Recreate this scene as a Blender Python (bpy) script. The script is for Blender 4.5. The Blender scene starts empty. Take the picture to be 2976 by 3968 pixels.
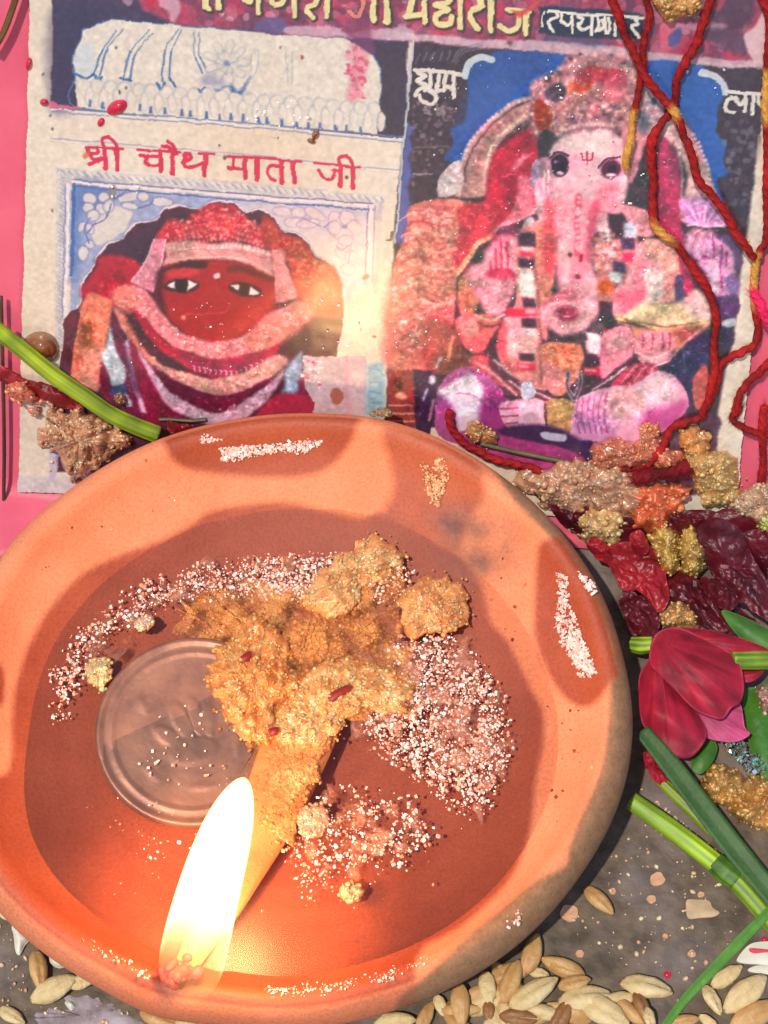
import bpy, bmesh, math, random
import numpy as np
from mathutils import Vector, Matrix, noise as mnoise

# ------------------------------------------------------------------ camera, sky, sun, exposure
MM = 0.001                                   # everything below is authored in millimetres
scene = bpy.context.scene
col = scene.collection
CAM_E = math.radians(62.0)                   # the phone looks down at 62 degrees
CAM = np.array([8.59, -88.73, 231.31])
FPX = 3942.0                                 # focal length in units of a 1659 x 2212 picture
FW = np.array([0, math.cos(CAM_E), -math.sin(CAM_E)])
UP = np.array([0, math.sin(CAM_E), math.cos(CAM_E)])
RT = np.array([1.0, 0, 0])
cd = bpy.data.cameras.new('camera')
cam = bpy.data.objects.new('camera', cd); col.objects.link(cam)
cam.location = Vector(CAM * MM)
cam.rotation_euler = (math.radians(90) - CAM_E, 0, 0)
cd.sensor_fit = 'HORIZONTAL'; cd.sensor_width = 36.0; cd.lens = 36.0 * FPX / 1659.0
cd.clip_start = 0.005; cd.clip_end = 10.0
scene.camera = cam

SUN_EL, SUN_AZ = math.radians(67), math.radians(220)     # azimuth of the sun, clockwise from +Y (away from the camera)
world = bpy.data.worlds.new('World'); scene.world = world; world.use_nodes = True
wn = world.node_tree.nodes; wl = world.node_tree.links
sky = wn.new('ShaderNodeTexSky'); sky.sky_type = 'NISHITA'; sky.sun_disc = False
sky.sun_elevation = SUN_EL; sky.sun_rotation = SUN_AZ
wl.new(sky.outputs[0], wn['Background'].inputs[0]); wn['Background'].inputs[1].default_value = 0.145
sl = bpy.data.lights.new('sun', 'SUN'); sl.energy = 3.3; sl.angle = math.radians(0.9); sl.color = (1.0, 0.94, 0.85)
sun = bpy.data.objects.new('sun', sl); col.objects.link(sun)
sun_from = Vector((math.sin(SUN_AZ) * math.cos(SUN_EL), math.cos(SUN_AZ) * math.cos(SUN_EL), math.sin(SUN_EL)))
sun.rotation_euler = sun_from.to_track_quat('Z', 'Y').to_euler(); sun.location = sun_from * 0.5
vs = scene.view_settings
vs.view_transform = 'Standard'; vs.look = 'None'; vs.gamma = 1.0; vs.use_curve_mapping = False; vs.exposure = 0.0
scene.render.engine = 'CYCLES'
scene.cycles.use_denoising = True
scene.cycles.transparent_max_bounces = 16; scene.cycles.max_bounces = 10
scene.cycles.sample_clamp_indirect = 6.0
scene.cycles.volume_step_rate = 1.0

# ------------------------------------------------------------------ helpers
rng = np.random.default_rng(7); random.seed(7)
def ray(x, y):
    d = np.stack([np.asarray((np.asarray(x, float) - 829.5) / FPX), np.asarray(-(np.asarray(y, float) - 1106) / FPX)], -1)
    return d[..., :1] * RT + d[..., 1:] * UP + FW
def at(x, y, z=0.0):
    """point (mm) on the level plane z seen at picture position x, y (1659 x 2212)"""
    d = ray(x, y); t = (z - CAM[2]) / d[..., 2:]
    return CAM + d * t
def pix(X):
    d = np.asarray(X, float) - CAM; w = d @ FW
    return np.stack([829.5 + FPX * (d @ RT) / w, 1106 - FPX * (d @ UP) / w], -1)
# the pink card leans back; its plane carries the poster
CARD_T = math.radians(62.0); CARD_YAW = math.radians(-6.0)
CARD_O = at(330, 1110, 0.0)
CA = np.array([math.cos(CARD_YAW), math.sin(CARD_YAW), 0.0])
CB = np.array([-math.sin(CARD_YAW) * math.cos(CARD_T), math.cos(CARD_YAW) * math.cos(CARD_T), math.sin(CARD_T)])
CN = np.cross(CA, CB)
def on_card(x, y, h=0.0):
    d = ray(x, y); o = CARD_O + CN * h
    t = ((o - CAM) @ CN) / (d @ CN)
    return CAM + d * t[..., None] if np.ndim(t) else CAM + d * t
def card_ab(P):
    q = P - CARD_O; return np.stack([q @ CA, q @ CB], -1)
def lin(c):
    c = np.asarray(c, float) / 255.0
    return np.where(c <= 0.04045, c / 12.92, ((c + 0.055) / 1.055) ** 2.4)
def crom(pts, n=8, closed=False):
    p = np.asarray(pts, float)
    if len(p) < 3: return p
    if closed: q = np.vstack([p[-1:], p, p[:2]])
    else: q = np.vstack([2 * p[0] - p[1], p, 2 * p[-1] - p[-2]])
    t = np.linspace(0, 1, n, endpoint=False)[:, None]; out = []
    for i in range(1, len(q) - 2):
        a, b, c, d = q[i - 1], q[i], q[i + 1], q[i + 2]
        out.append(0.5 * (2 * b + (c - a) * t + (2 * a - 5 * b + 4 * c - d) * t * t + (3 * b - a - 3 * c + d) * t ** 3))
    out = np.vstack(out)
    return out if closed else np.vstack([out, p[-1:]])
def vnoise(shape, cell, seed=0, octs=1):
    r = np.random.default_rng(seed); out = np.zeros(shape); amp = 1; tot = 0
    for o in range(octs):
        c = max(cell / 2 ** o, 1.0); gh, gw = int(shape[0] / c) + 3, int(shape[1] / c) + 3
        g = r.random((gh, gw)); y = np.arange(shape[0]) / c; x = np.arange(shape[1]) / c
        y0 = y.astype(int); x0 = x.astype(int); fy = (y - y0)[:, None]; fx = (x - x0)[None]
        fy = fy * fy * (3 - 2 * fy); fx = fx * fx * (3 - 2 * fx)
        a = g[y0][:, x0]; b = g[y0][:, x0 + 1]; cc = g[y0 + 1][:, x0]; d = g[y0 + 1][:, x0 + 1]
        out += amp * ((a * (1 - fx) + b * fx) * (1 - fy) + (cc * (1 - fx) + d * fx) * fy); tot += amp; amp *= .5
    return out / tot
def in_poly(X, Y, p):
    c = np.zeros(np.shape(X), bool); n = len(p)
    for i in range(n):
        x1, y1 = p[i]; x2, y2 = p[(i + 1) % n]
        if y1 == y2: continue
        k = (y1 > Y) != (y2 > Y)
        c ^= k & (X < (x2 - x1) * (Y - y1) / (y2 - y1) + x1)
    return c
def seg_dist(X, Y, p, closed=False):
    d = np.full(np.shape(X), 1e9); n = len(p)
    for i in range(n if closed else n - 1):
        a = p[i]; b = p[(i + 1) % n]; v = b - a; L = v @ v + 1e-9
        t = np.clip(((X - a[0]) * v[0] + (Y - a[1]) * v[1]) / L, 0, 1)
        d = np.minimum(d, np.hypot(X - a[0] - t * v[0], Y - a[1] - t * v[1]))
    return d
def sdf(X, Y, p):
    d = seg_dist(X, Y, p, True); return np.where(in_poly(X, Y, p), d, -d)
# ------------------------------------------------------------------ the printed picture of the poster
# painted on a lattice that lies on the sheet itself (a, b in mm along / up the card)
PRES = 0.112
def s2ab(p):                                   # traced position (2976 x 3968 photograph) -> mm on the card
    p = np.asarray(p, float) / 1.7938
    return card_ab(on_card(p[..., 0], p[..., 1], 0.5))
PC = s2ab([[118, -110], [3060, -110], [2846, 2030], [68, 1908]])          # corners of the sheet
A0, A1 = PC[:, 0].min(), PC[:, 0].max(); B0, B1 = PC[:, 1].min(), PC[:, 1].max()
GW, GH = int((A1 - A0) / PRES) + 1, int((B1 - B0) / PRES) + 1
canvas = np.ones((GH, GW, 3)) * np.array([222, 211, 197.])
class Brush:
    ox = oy = 0.0; sc = 0.5003
    def at(s, ox, oy, sc=0.5003): s.ox, s.oy, s.sc = ox, oy, sc
    def px(s, pts):
        p = np.asarray(pts, float) * s.sc + np.array([s.ox, s.oy])
        ab = s2ab(p)
        return np.stack([(ab[:, 0] - A0) / PRES, (ab[:, 1] - B0) / PRES], -1)
    def k(s): return s.sc / 1.7938 / 17.6 / PRES      # crop pixel -> lattice cells
    def box(s, q, m):
        x0, y0 = np.floor(q.min(0) - m).astype(int); x1, y1 = np.ceil(q.max(0) + m).astype(int)
        x0, y0 = max(x0, 0), max(y0, 0); x1, y1 = min(x1, GW - 1), min(y1, GH - 1)
        if x1 <= x0 or y1 <= y0: return None
        return x0, y0, x1, y1
    def mix(s, bx, m, c, tex=None):
        x0, y0, x1, y1 = bx; v = canvas[y0:y1 + 1, x0:x1 + 1]
        c = np.asarray(c, float)
        if tex is not None: c = c * tex[..., None]
        v += (c - v) * m[..., None]
    def poly(s, pts, c, a=1.0, soft=1.2, smooth=True, tex=0.0, seed=0):
        q = s.px(pts)
        if smooth: q = crom(q, 6, True)
        so = max(0.5, soft if soft < 4 else soft * s.k())
        bx = s.box(q, so + 1)
        if bx is None: return
        X, Y = np.meshgrid(np.arange(bx[0], bx[2] + 1), np.arange(bx[1], bx[3] + 1))
        m = np.clip(0.5 + sdf(X, Y, q) / (2 * so), 0, 1) * a
        t = None
        if tex: t = 1 + tex * (vnoise(m.shape, 5, seed + 11, 2) - 0.5) * 2
        s.mix(bx, m, c, t)
    def stroke(s, pts, w, c, a=1.0, soft=0.7, smooth=True, taper=False):
        q = s.px(pts)
        if smooth: q = crom(q, 5)
        w = max(w * s.k(), 0.9); bx = s.box(q, w + 2)
        if bx is None: return
        X, Y = np.meshgrid(np.arange(bx[0], bx[2] + 1), np.arange(bx[1], bx[3] + 1))
        s.mix(bx, np.clip((w / 2 - seg_dist(X, Y, q)) / soft + 0.5, 0, 1) * a, c)
    def ell(s, cx, cy, rx, ry, c, a=1.0, rot=0, soft=1.2, tex=0.0):
        t = np.linspace(0, 2 * np.pi, 20, endpoint=False); r = math.radians(rot)
        x = rx * np.cos(t); y = ry * np.sin(t)
        s.poly(np.stack([cx + x * math.cos(r) - y * math.sin(r), cy + x * math.sin(r) + y * math.cos(r)], -1), c, a, soft, True, tex)
    def speck(s, pts, n, r, cols, seed=0, a=0.9):
        """n small printed dots inside an outline"""
        g = np.random.default_rng(seed); p = np.asarray(pts, float); lo, hi = p.min(0), p.max(0); k = 0; tries = 0
        while k < n and tries < n * 8:
            tries += 1; q = lo + g.random(2) * (hi - lo)
            if not in_poly(q[0], q[1], p): continue
            k += 1; rr = r * (0.6 + 0.9 * g.random()); c = cols[g.integers(len(cols))]
            ctr = s.px([q])[0]; w = max(rr * s.k(), 0.7)
            x0, x1 = int(max(ctr[0] - w - 1, 0)), int(min(ctr[0] + w + 2, GW)); y0, y1 = int(max(ctr[1] - w - 1, 0)), int(min(ctr[1] + w + 2, GH))
            if x1 <= x0 or y1 <= y0: continue
            X, Y = np.meshgrid(np.arange(x0, x1), np.arange(y0, y1))
            e = 0.6 + 0.8 * g.random()
            m = np.clip(w - np.hypot((X - ctr[0]) * e, (Y - ctr[1]) / e) + 0.5, 0, 1) * a
            v = canvas[y0:y1, x0:x1]; v += (np.asarray(c, float) - v) * m[..., None]
    def beads(s, pts, step, r, c, a=1.0, dark=None):
        q = crom(np.asarray(pts, float), 10); d = np.r_[0, np.cumsum(np.hypot(*np.diff(q, axis=0).T))]
        for u in np.arange(0, d[-1], step):
            x = np.interp(u, d, q[:, 0]); y = np.interp(u, d, q[:, 1])
            if dark is not None: s.ell(x + r * .4, y + r * .4, r, r, dark, a * .8)
            s.ell(x, y, r * .8, r * .8, c, a)
b = Brush()
CR_A, CR_B, CR_C, CR_D = (0, 0), (750, 0), (0, 780), (750, 780)
CR_E, CR_F, CR_G, CR_H = (1500, 0), (2146, 0), (1500, 800), (2146, 800)
dx = lambda p, ox, oy=0: [(x + ox, y + oy) for x, y in p]        # shift between neighbouring tracings
AB = 1500; CD = 1499; EF = 1291                                    # offsets of tracing B against A, D against C, F against E
# --- paper mottling
canvas *= (0.98 + 0.04 * vnoise(canvas.shape[:2], 12, 3, 3))[..., None]
canvas += (vnoise(canvas.shape[:2], 160, 5)[..., None] - 0.5) * np.array([6, 14, 22.])
# --- dark ground of the dome panel and header
b.at(*CR_A)
b.poly([(408, -250), (402, 400), (396, 845)] + dx([(0, 930), (1640, 1075), (1660, 300), (1680, -250)], AB), (80, 66, 96), 1, 1.2, False, .10)
b.poly([(410, 90), (900, 110), (700, 220), (560, 500), (580, 820), (400, 820)], (62, 56, 92), .6, 60, True)
b.at(*CR_B); b.poly([(1400, 330), (1640, 330), (1640, 1050), (1430, 1030), (1470, 600)], (78, 66, 80), .9, 8, False, .08)
b.at(*CR_A)
hdr = [(1000, -250), (1090, 60), (1320, 165)] + dx([(0, 195), (480, 240), (1200, 290), (1655, 312)], AB)
b.poly(hdr + dx([(1660, 318), (2350, 385), (2770, 415)], AB) + [(1500 + 2792 + 1640, 525), (1500 + 2792 + 1700, -250)], (168, 74, 104), 1, 2, False, .22)
for sd, (cc, n, r) in enumerate([((110, 66, 98), 60, 75), ((206, 128, 150), 60, 46), ((196, 62, 98), 60, 46), ((120, 90, 120), 50, 36), ((222, 178, 190), 50, 22)]):
    b.speck([(1150, -60), (1340, 160)] + dx([(480, 225), (1655, 300), (2350, 370), (4300, 500), (4300, -60)], AB), n, r, [cc], 40 + sd, .5)
b.poly([(1330, -60), (1400, 20), (1360, 160), (1320, 160), (1300, 90), (1240, 30), (1230, -60)], (214, 180, 196), .75, 14)
b.poly([(1120, 0), (1170, 50), (1200, 0), (1150, -30)], (200, 40, 70), 1, 2)
b.poly([(950, -10), (1030, -10), (1010, 45), (980, 40)], (190, 160, 180), .7, 8)
b.at(*CR_B)
b.poly([(490, 175), (640, 120), (720, 170), (730, 245), (500, 240)], (95, 98, 150), .8, 12)
b.poly([(740, 200), (1100, 205), (1190, 250), (1655, 215), (1655, 312), (1200, 292), (740, 262)], (206, 178, 196), .85, 10)
b.poly([(1190, 150), (1350, 160), (1380, 420), (1280, 330), (1190, 270)], (140, 70, 110), .7, 20)
b.at(*CR_E)
b.poly([(0, 225), (180, 260), (700, 300), (1150, 320), (1660, 350), (2340, 445), (2930, 480), (2930, 530), (2430, 515), (1450, 432), (870, 380), (180, 312), (0, 305)], (204, 180, 192), .9, 10, False, .12)
# --- header lettering (only its lower half is in the picture)
GOLD, INK = (226, 216, 164), (74, 64, 52)
b.at(*CR_B)
hl = [[(100, -80), (98, 55)], [(95, 55), (120, 60)], [(195, -80), (193, 55)], [(380, -30), (420, 15), (450, -20)], [(505, -60), (505, 92)], [(600, -30), (625, 25), (680, 22), (705, -20)],
      [(780, -60), (782, 118)], [(955, -60), (945, 25), (885, 50)], [(885, 78), (925, 125)], [(1032, -60), (1036, 132)], [(1385, -60), (1392, 162)], [(1490, -60), (1485, 170)]]
for s in hl: b.stroke([(x + 14, y + 12) for x, y in s], 60, INK, .85)
for s in hl: b.stroke(s, 40, GOLD)
for s in ([(1300, -60), (1310, 60), (1270, 130), (1200, 90)],): b.stroke(s, 44, (120, 60, 60)); b.stroke(s, 30, (214, 140, 130))
b.at(*CR_E)
hl = [[(-10, -40), (0, 175)], [(285, -60), (288, 170)], [(150, 130), (285, 108)], [(205, -40), (170, 120)], [(480, -60), (470, 20), (380, 40), (480, 75), (380, 120), (390, 185), (480, 190), (500, 130)],
      [(558, -60), (566, 218)], [(690, -60), (722, 40), (645, 105), (705, 215)], [(720, -60), (735, 40)], [(800, -60), (802, 238)], [(930, 75), (1100, 95)], [(1015, 90), (1025, 190), (950, 240), (880, 205)], [(1080, 95), (1078, 262)]]
for s in hl: b.stroke([(x + 14, y + 12) for x, y in s], 62, INK, .85)
for s in hl: b.stroke(s, 42, GOLD)
b.poly([(600, 10), (650, 20), (650, 60), (620, 75)], (206, 62, 98), 1, 2); b.poly([(850, 40), (900, 40), (895, 110), (850, 140)], (206, 62, 98), 1, 2)
b.poly([(960, 80), (1060, 80), (1150, 0), (1170, 20), (1040, 140)], (205, 84, 70), .9, 8)
b.poly([(930, 320), (970, 320), (955, 360)], (120, 80, 90), 1, 2)
# --- small white caption on its navy plate
b.poly([(1175, 45), (1659, 70), (1985, 110), (1975, 320), (1790, 305), (1290, 285), (1180, 255)], (48, 60, 84), .97, 10, False, .12)
b.poly([(1250, 290), (1700, 320), (1700, 360), (1260, 330)], (60, 110, 150), .5, 22)
W = (226, 224, 216)
for s in ([(1212, 90), (1194, 145), (1206, 205)],): b.stroke(s, 14, W)
b.stroke([(1240, 92), (1985, 138)], 22, W, 1, .7, False)
for s in ([(1300, 98), (1312, 138), (1248, 168), (1292, 245)], [(1345, 110), (1350, 170), (1395, 195), (1425, 170)], [(1430, 112), (1440, 255)], [(1480, 125), (1515, 140), (1500, 175), (1480, 180), (1515, 225), (1580, 195)], [(1590, 118), (1582, 268)],
          [(1635, 130), (1640, 200), (1618, 245), (1680, 205), (1668, 160)], [(1690, 135), (1690, 265)], [(1720, 150), (1725, 230), (1705, 265)], [(1775, 150), (1772, 275)], [(1930, 140), (1945, 190), (1895, 210), (1945, 300)]): b.stroke(s, 24, W)
b.at(*CR_F)
b.poly([(720, 10), (1130, 10), (1100, 120), (900, 160), (820, 130)], (170, 120, 120), .5, 30)
b.poly([(1280, -50), (1560, -50), (1500, 200), (1300, 260), (1200, 250)], (82, 60, 84), .8, 30)
b.poly([(1240, 0), (1330, 0), (1300, 80), (1240, 90)], (200, 80, 105), .7, 14)
b.poly([(880, 190), (1290, 190), (1290, 240), (880, 230)], (214, 170, 190), .6, 14)
b.poly([(830, 200), (930, 200), (890, 410), (820, 390)], (214, 100, 124), .8, 12); b.poly([(900, 270), (980, 220), (980, 330), (900, 370)], (70, 90, 160), .8, 12)
b.poly([(1190, 240), (1500, 260), (1500, 420), (1260, 360)], (92, 72, 98), .8, 24)
b.poly([(1470, 290), (1560, 200), (1640, 100), (1640, 470), (1540, 470)], (220, 196, 200), .9, 10)
# --- ribbed white dome
b.at(*CR_A)
dome = [(640, 222), (700, 215), (760, 180), (850, 145), (960, 150)] + dx([(0, 200), (500, 250), (1180, 300), (1260, 345), (1390, 430), (1448, 550), (1456, 680), (1436, 800), (1426, 900), (1418, 1030), (0, 935)], AB) + [(592, 832), (586, 590), (570, 480), (586, 385), (630, 300)]
b.poly(dome, (219, 213, 204), 1, 1.0, False, .05)
b.stroke(dome[:5] + dx([(0, 195), (480, 246)], AB), 9, (80, 128, 176), .8); b.stroke(dome[-6:] + dome[:1], 10, (92, 140, 186), .75); b.stroke(dx([(1390, 430), (1448, 550), (1456, 680), (1436, 800), (1420, 1030)], AB), 10, (120, 165, 200), .7)
b.poly([(590, 400), (720, 330), (730, 560), (640, 600), (590, 560)], (196, 208, 220), .7, 24)
RB = (132, 154, 184)
for s in ([(955, 222), (830, 372), (760, 620)], [(900, 230), (800, 380), (712, 590)], [(1165, 225), (1010, 400), (956, 600)], [(1190, 255), (1050, 420), (1004, 610)], [(1385, 225), (1282, 380), (1258, 630)], [(1410, 220), (1335, 400), (1318, 620)],
          [(1510, 240), (1516, 440), (1562, 560)], [(1552, 240), (1550, 430), (1596, 540)]):
    b.stroke(s, 13, RB, .8); b.stroke([s[1], s[2]], 14, (72, 116, 172), .7, 1.5)
for s in ([(510, 380), (490, 540), (420, 650)], [(720, 400), (732, 640)], [(772, 400), (762, 650)], [(450, 420), (440, 540)]): b.stroke(dx(s, AB), 12, (170, 180, 196), .6)
for i in range(9):                                             # rosette
    t = math.radians(40 * i); b.at(*CR_B)
    for r0 in (62, 128):
        cx, cy = 260 + r0 * math.cos(t), 480 + r0 * math.sin(t)
        b.ell(cx, cy, 58, 34, (150, 160, 180), .55, math.degrees(t)); b.ell(cx - 3, cy - 4, 50, 26, (220, 214, 206), .9, math.degrees(t))
b.ell(260, 480, 22, 26, (120, 140, 185), .8)
b.poly([(60, 600), (130, 560), (230, 620), (230, 660), (90, 670)], (150, 150, 190), .6, 26)
b.poly([(165, 690), (210, 712), (232, 668), (280, 672), (350, 752), (442, 590), (404, 650), (350, 695), (300, 660), (200, 690)], (62, 100, 164), .95, 2)
b.at(*CR_A)
for s in ([(575, 560), (655, 605), (722, 578)], [(735, 590), (760, 635), (790, 600)], [(935, 600), (1010, 620)], [(1218, 640), (1246, 690), (1272, 640)], [(1322, 610), (1352, 665)], [(1540, 690), (1560, 710), (1590, 680)]): b.stroke(s, 22, (58, 104, 164), .85)
for i in range(22):                                            # two rows of lotus petals under the dome
    u = i / 21; x = 640 + u * 2260; y = 650 + u * 190
    b.ell(x, y, 54, 52, (150, 162, 186), .5); b.ell(x + 4, y + 6, 46, 46, (220, 214, 206), .95)
    x += 50; b.ell(x, y + 95, 36, 78, (158, 164, 186), .55); b.ell(x + 3, y + 98, 29, 72, (224, 218, 210), .95)
for x, y in [(700, 812), (800, 828), (1080, 842), (1175, 862), (1280, 872), (1410, 882), (1475, 888), (1600, 902)] + dx([(95, 905), (205, 912), (290, 915), (385, 928), (510, 942), (575, 946), (690, 962), (800, 978), (890, 985), (980, 986), (1105, 1000), (1180, 1010), (1295, 1018)], AB):
    b.poly([(x - 9, y - 42), (x + 8, y - 40), (x + 15, y + 16), (x - 15, y + 14)], (72, 108, 168), .9, 1, False)
base = [(396, 850), (1659, 952)] + dx([(1640, 1078)], AB)
b.stroke(dx(base, 0, -6), 14, (224, 220, 222), 1, .7, False); b.stroke(dx(base, 0, -22), 10, (110, 136, 178), .9, .7, False); b.stroke(dx(base, 0, 14), 12, (132, 146, 178), .9, .7, False)
b.at(*CR_B)
b.poly([(1225, 330), (1340, 420), (1330, 560), (1290, 700), (1250, 790), (1185, 745), (1220, 600), (1225, 450)], (214, 118, 142), .7, 26, True, .15)
b.poly([(1250, 300), (1390, 330), (1400, 420), (1290, 370)], (116, 70, 112), .8, 16)
b.speck([(1190, 330), (1350, 400), (1330, 760), (1180, 760)], 70, 16, [(206, 92, 124), (226, 160, 176)], 3, .7)
# --- title
TT = (208, 52, 94)
b.at(*CR_A)
b.stroke([(396, 1068), (1659, 1182)] + dx([(1600, 1312)], AB), 12, (166, 164, 186), .8, .8, False)
b.stroke([(396, 1095), (1659, 1206)] + dx([(1600, 1336)], AB), 8, (196, 190, 200), .7, .8, False)
for s in ([(660, 1142), (950, 1156)], [(1065, 1162), (1390, 1180)], [(1540, 1190), (1650, 1198)], [(1760, 1214), (2330, 1250)], [(2435, 1260), (2795, 1290)]): b.stroke(s, 24, TT, 1, .7, False)
TS = [[(672, 1150), (690, 1190), (752, 1186), (745, 1150)], [(690, 1192), (722, 1236), (800, 1226)], [(692, 1278), (745, 1252), (800, 1226)], [(806, 1150), (812, 1315)], [(905, 1160), (904, 1312)], [(800, 1150), (786, 1085), (836, 1066), (890, 1110), (912, 1160)],
      [(1085, 1206), (1240, 1216)], [(1132, 1220), (1128, 1268), (1180, 1290), (1240, 1282)], [(1240, 1172), (1240, 1336)], [(1330, 1182), (1330, 1346)], [(1346, 1190), (1300, 1140), (1252, 1126)], [(1362, 1192), (1335, 1130), (1298, 1094)],
      [(1432, 1236), (1424, 1208), (1460, 1200), (1476, 1226), (1452, 1248), (1420, 1252)], [(1412, 1262), (1450, 1298), (1520, 1294), (1590, 1262)], [(1590, 1200), (1584, 1362)],
      [(1812, 1232), (1802, 1308), (1768, 1298)], [(1770, 1312), (1900, 1318)], [(1900, 1236), (1900, 1386)], [(1986, 1242), (1986, 1392)], [(2190, 1290), (2100, 1292), (2066, 1330), (2090, 1380), (2128, 1400)], [(2180, 1252), (2180, 1410)], [(2275, 1262), (2275, 1412)],
      [(2470, 1310), (2510, 1380), (2570, 1388), (2592, 1326)], [(2580, 1320), (2640, 1322)], [(2640, 1282), (2638, 1436)], [(2735, 1290), (2737, 1448)], [(2640, 1282), (2626, 1225), (2670, 1204), (2722, 1240), (2746, 1290)]]
for s in TS: b.stroke(s, 40 if abs(s[0][0] - s[-1][0]) < 20 else 31, TT)
b.poly([(640, 1200), (690, 1170), (680, 1220), (650, 1235)], (206, 120, 70), .8, 8)
# --- arch panel: borders, spandrels
b.poly([(440, 1305), (1659, 1395)] + dx([(1490, 1512), (1460, 1700)], AB) + [(1900, 1620), (560, 1440), (480, 2700), (425, 2700)], (196, 194, 202), .75, 6, False, .15)
for i in range(44):
    u = i / 43; x = 470 + u * 2480; y = 1325 + u * 205; b.stroke([(x, y), (x + 34, y + 34)], 12, (140, 146, 178) if i % 2 else (170, 170, 190), .7); b.stroke([(x + 26, y - 8), (x + 60, y + 26)], 14, (226, 222, 220), .7)
    y2 = 1360 + u * 1340
    b.stroke([(466 - 16 * u, y2), (498 - 20 * u, y2 + 26)], 12, (150, 156, 186), .55)
    b.stroke([(2965 - 40 * u, 1560 + u * 640), (2935 - 40 * u, 1590 + u * 640)], 12, (190, 176, 190), .5)
b.at(*CR_C)
sp = [(575, -110), (1659, -30), (2000, 10), (2840, 50), (2850, 640), (2640, 660), (540, 880), (560, 560)]
b.poly(sp, (160, 170, 204), 1, 1.2, False, .08)
b.poly([(1750, 30), (2840, 60), (2840, 660), (2500, 700), (2100, 330)], (214, 200, 206), .95, 90)
b.poly([(575, -110), (860, -100), (760, 60), (640, 120), (600, 560), (545, 560)], (92, 124, 184), .75, 50)
b.poly([(720, 210), (800, 80), (890, 45), (1015, 90), (985, 200), (880, 285), (740, 335)], (212, 206, 200), .95, 8)
b.poly([(2050, 250), (2560, 250), (2620, 520), (2400, 420)], (224, 206, 198), .7, 50)
for x, y, rx, ry, ro in [(690, -20, 52, 40, 20), (800, -30, 40, 36, 0), (676, 50, 40, 34, 0), (780, 60, 44, 36, 30), (840, 40, 36, 44, 0), (1000, -30, 90, 32, -15), (1000, 40, 60, 26, 10), (1250, 8, 84, 34, 4), (1110, -30, 40, 30, 0), (720, 110, 46, 40, 0), (640, 400, 40, 52, 0), (640, 200, 24, 40, 30), (700, 210, 26, 40, -30), (690, 330, 34, 30, 0),
                        (2190, 80, 74, 32, 6), (2320, 84, 56, 36, 0), (2440, 92, 80, 32, 30), (2280, 160, 70, 34, 0), (2390, 168, 84, 34, -8), (2600, 130, 60, 50, 0), (2690, 120, 60, 52, 30), (2740, 200, 52, 56, 0), (2660, 250, 62, 48, 0), (2590, 200, 46, 52, 0), (2680, 300, 56, 36, 0), (2640, 400, 46, 30, 40), (2720, 420, 40, 40, 0), (2700, 520, 50, 40, 0)]:
    b.ell(x, y, rx + 8, ry + 8, (112, 122, 174) if x < 1600 else (170, 150, 184), .75, ro); b.ell(x + 2, y + 2, rx, ry, (214, 208, 208) if x < 1600 else (222, 204, 206), .95, ro)
b.ell(2670, 190, 20, 18, (150, 140, 180), .8)
for s in ([(700, 130), (660, 220), (690, 320)], [(740, 170), (670, 260)], [(860, 30), (820, 130), (740, 180)], [(880, 0), (960, -60)], [(1060, 60), (1150, 30), (1190, -20)], [(2600, 330), (2640, 380), (2700, 340)], [(2720, 330), (2700, 480)], [(2510, 200), (2560, 160)], [(2350, 130), (2480, 190)]): b.stroke(s, 14, (112, 118, 172) if s[0][0] < 1600 else (164, 146, 184), .8)
for off, w, c, a in ((-52, 12, (116, 118, 168), .9), (-32, 22, (228, 218, 222), 1), (-4, 16, (92, 112, 176), .9)):
    b.stroke([(560, -120 + off + 10), (1659, -20 + off), (2100, 14 + off), (2890, 62 + off)], w, c, a, .8, False)
for off, w, c, a in ((-30, 12, (146, 146, 188), .9), (-8, 24, (226, 220, 226), 1), (34, 30, (70, 106, 176), .9)):
    b.stroke([(540 + off, -120), (528 + off, 300), (516 + off, 890 if off < 20 else 560)], w, c, a, .8, False)
for off, w, c, a in ((-40, 14, (136, 120, 172), .8), (-14, 24, (230, 214, 218), 1), (16, 12, (166, 150, 186), .8)):
    b.stroke([(2892 + off, 30), (2866 + off, 620)], w, c, a, .8, False)
arch = [(470, 1300), (500, 900), (600, 825), (636, 770), (640, 680), (660, 600), (745, 500), (755, 425), (830, 335), (960, 292), (982, 240), (1060, 180), (1212, 152), (1280, 72), (1390, 40), (1500, 62), (1560, 60), (1620, 20), (1700, 4), (1800, 18), (1870, 70), (1912, 102), (2000, 74), (2090, 102), (2160, 182), (2200, 236), (2300, 250), (2380, 312), (2440, 422), (2540, 472), (2600, 542), (2640, 642)]
b.stroke(arch[2:], 34, (150, 150, 196), .8); b.stroke(arch[2:], 24, (230, 212, 220), 1)
floor = [(2660, 900), (2600, 1240), (2440, 1660), (2400, 2100), (430, 2100), (440, 1900), (470, 1600)]
b.poly(arch + floor, (88, 46, 66), 1, 1.0, False, .10)
b.poly([(760, 450), (960, 300), (1250, 160), (1320, 200), (1180, 300), (1090, 560), (800, 480)], (74, 46, 74), .8, 40)
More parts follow.
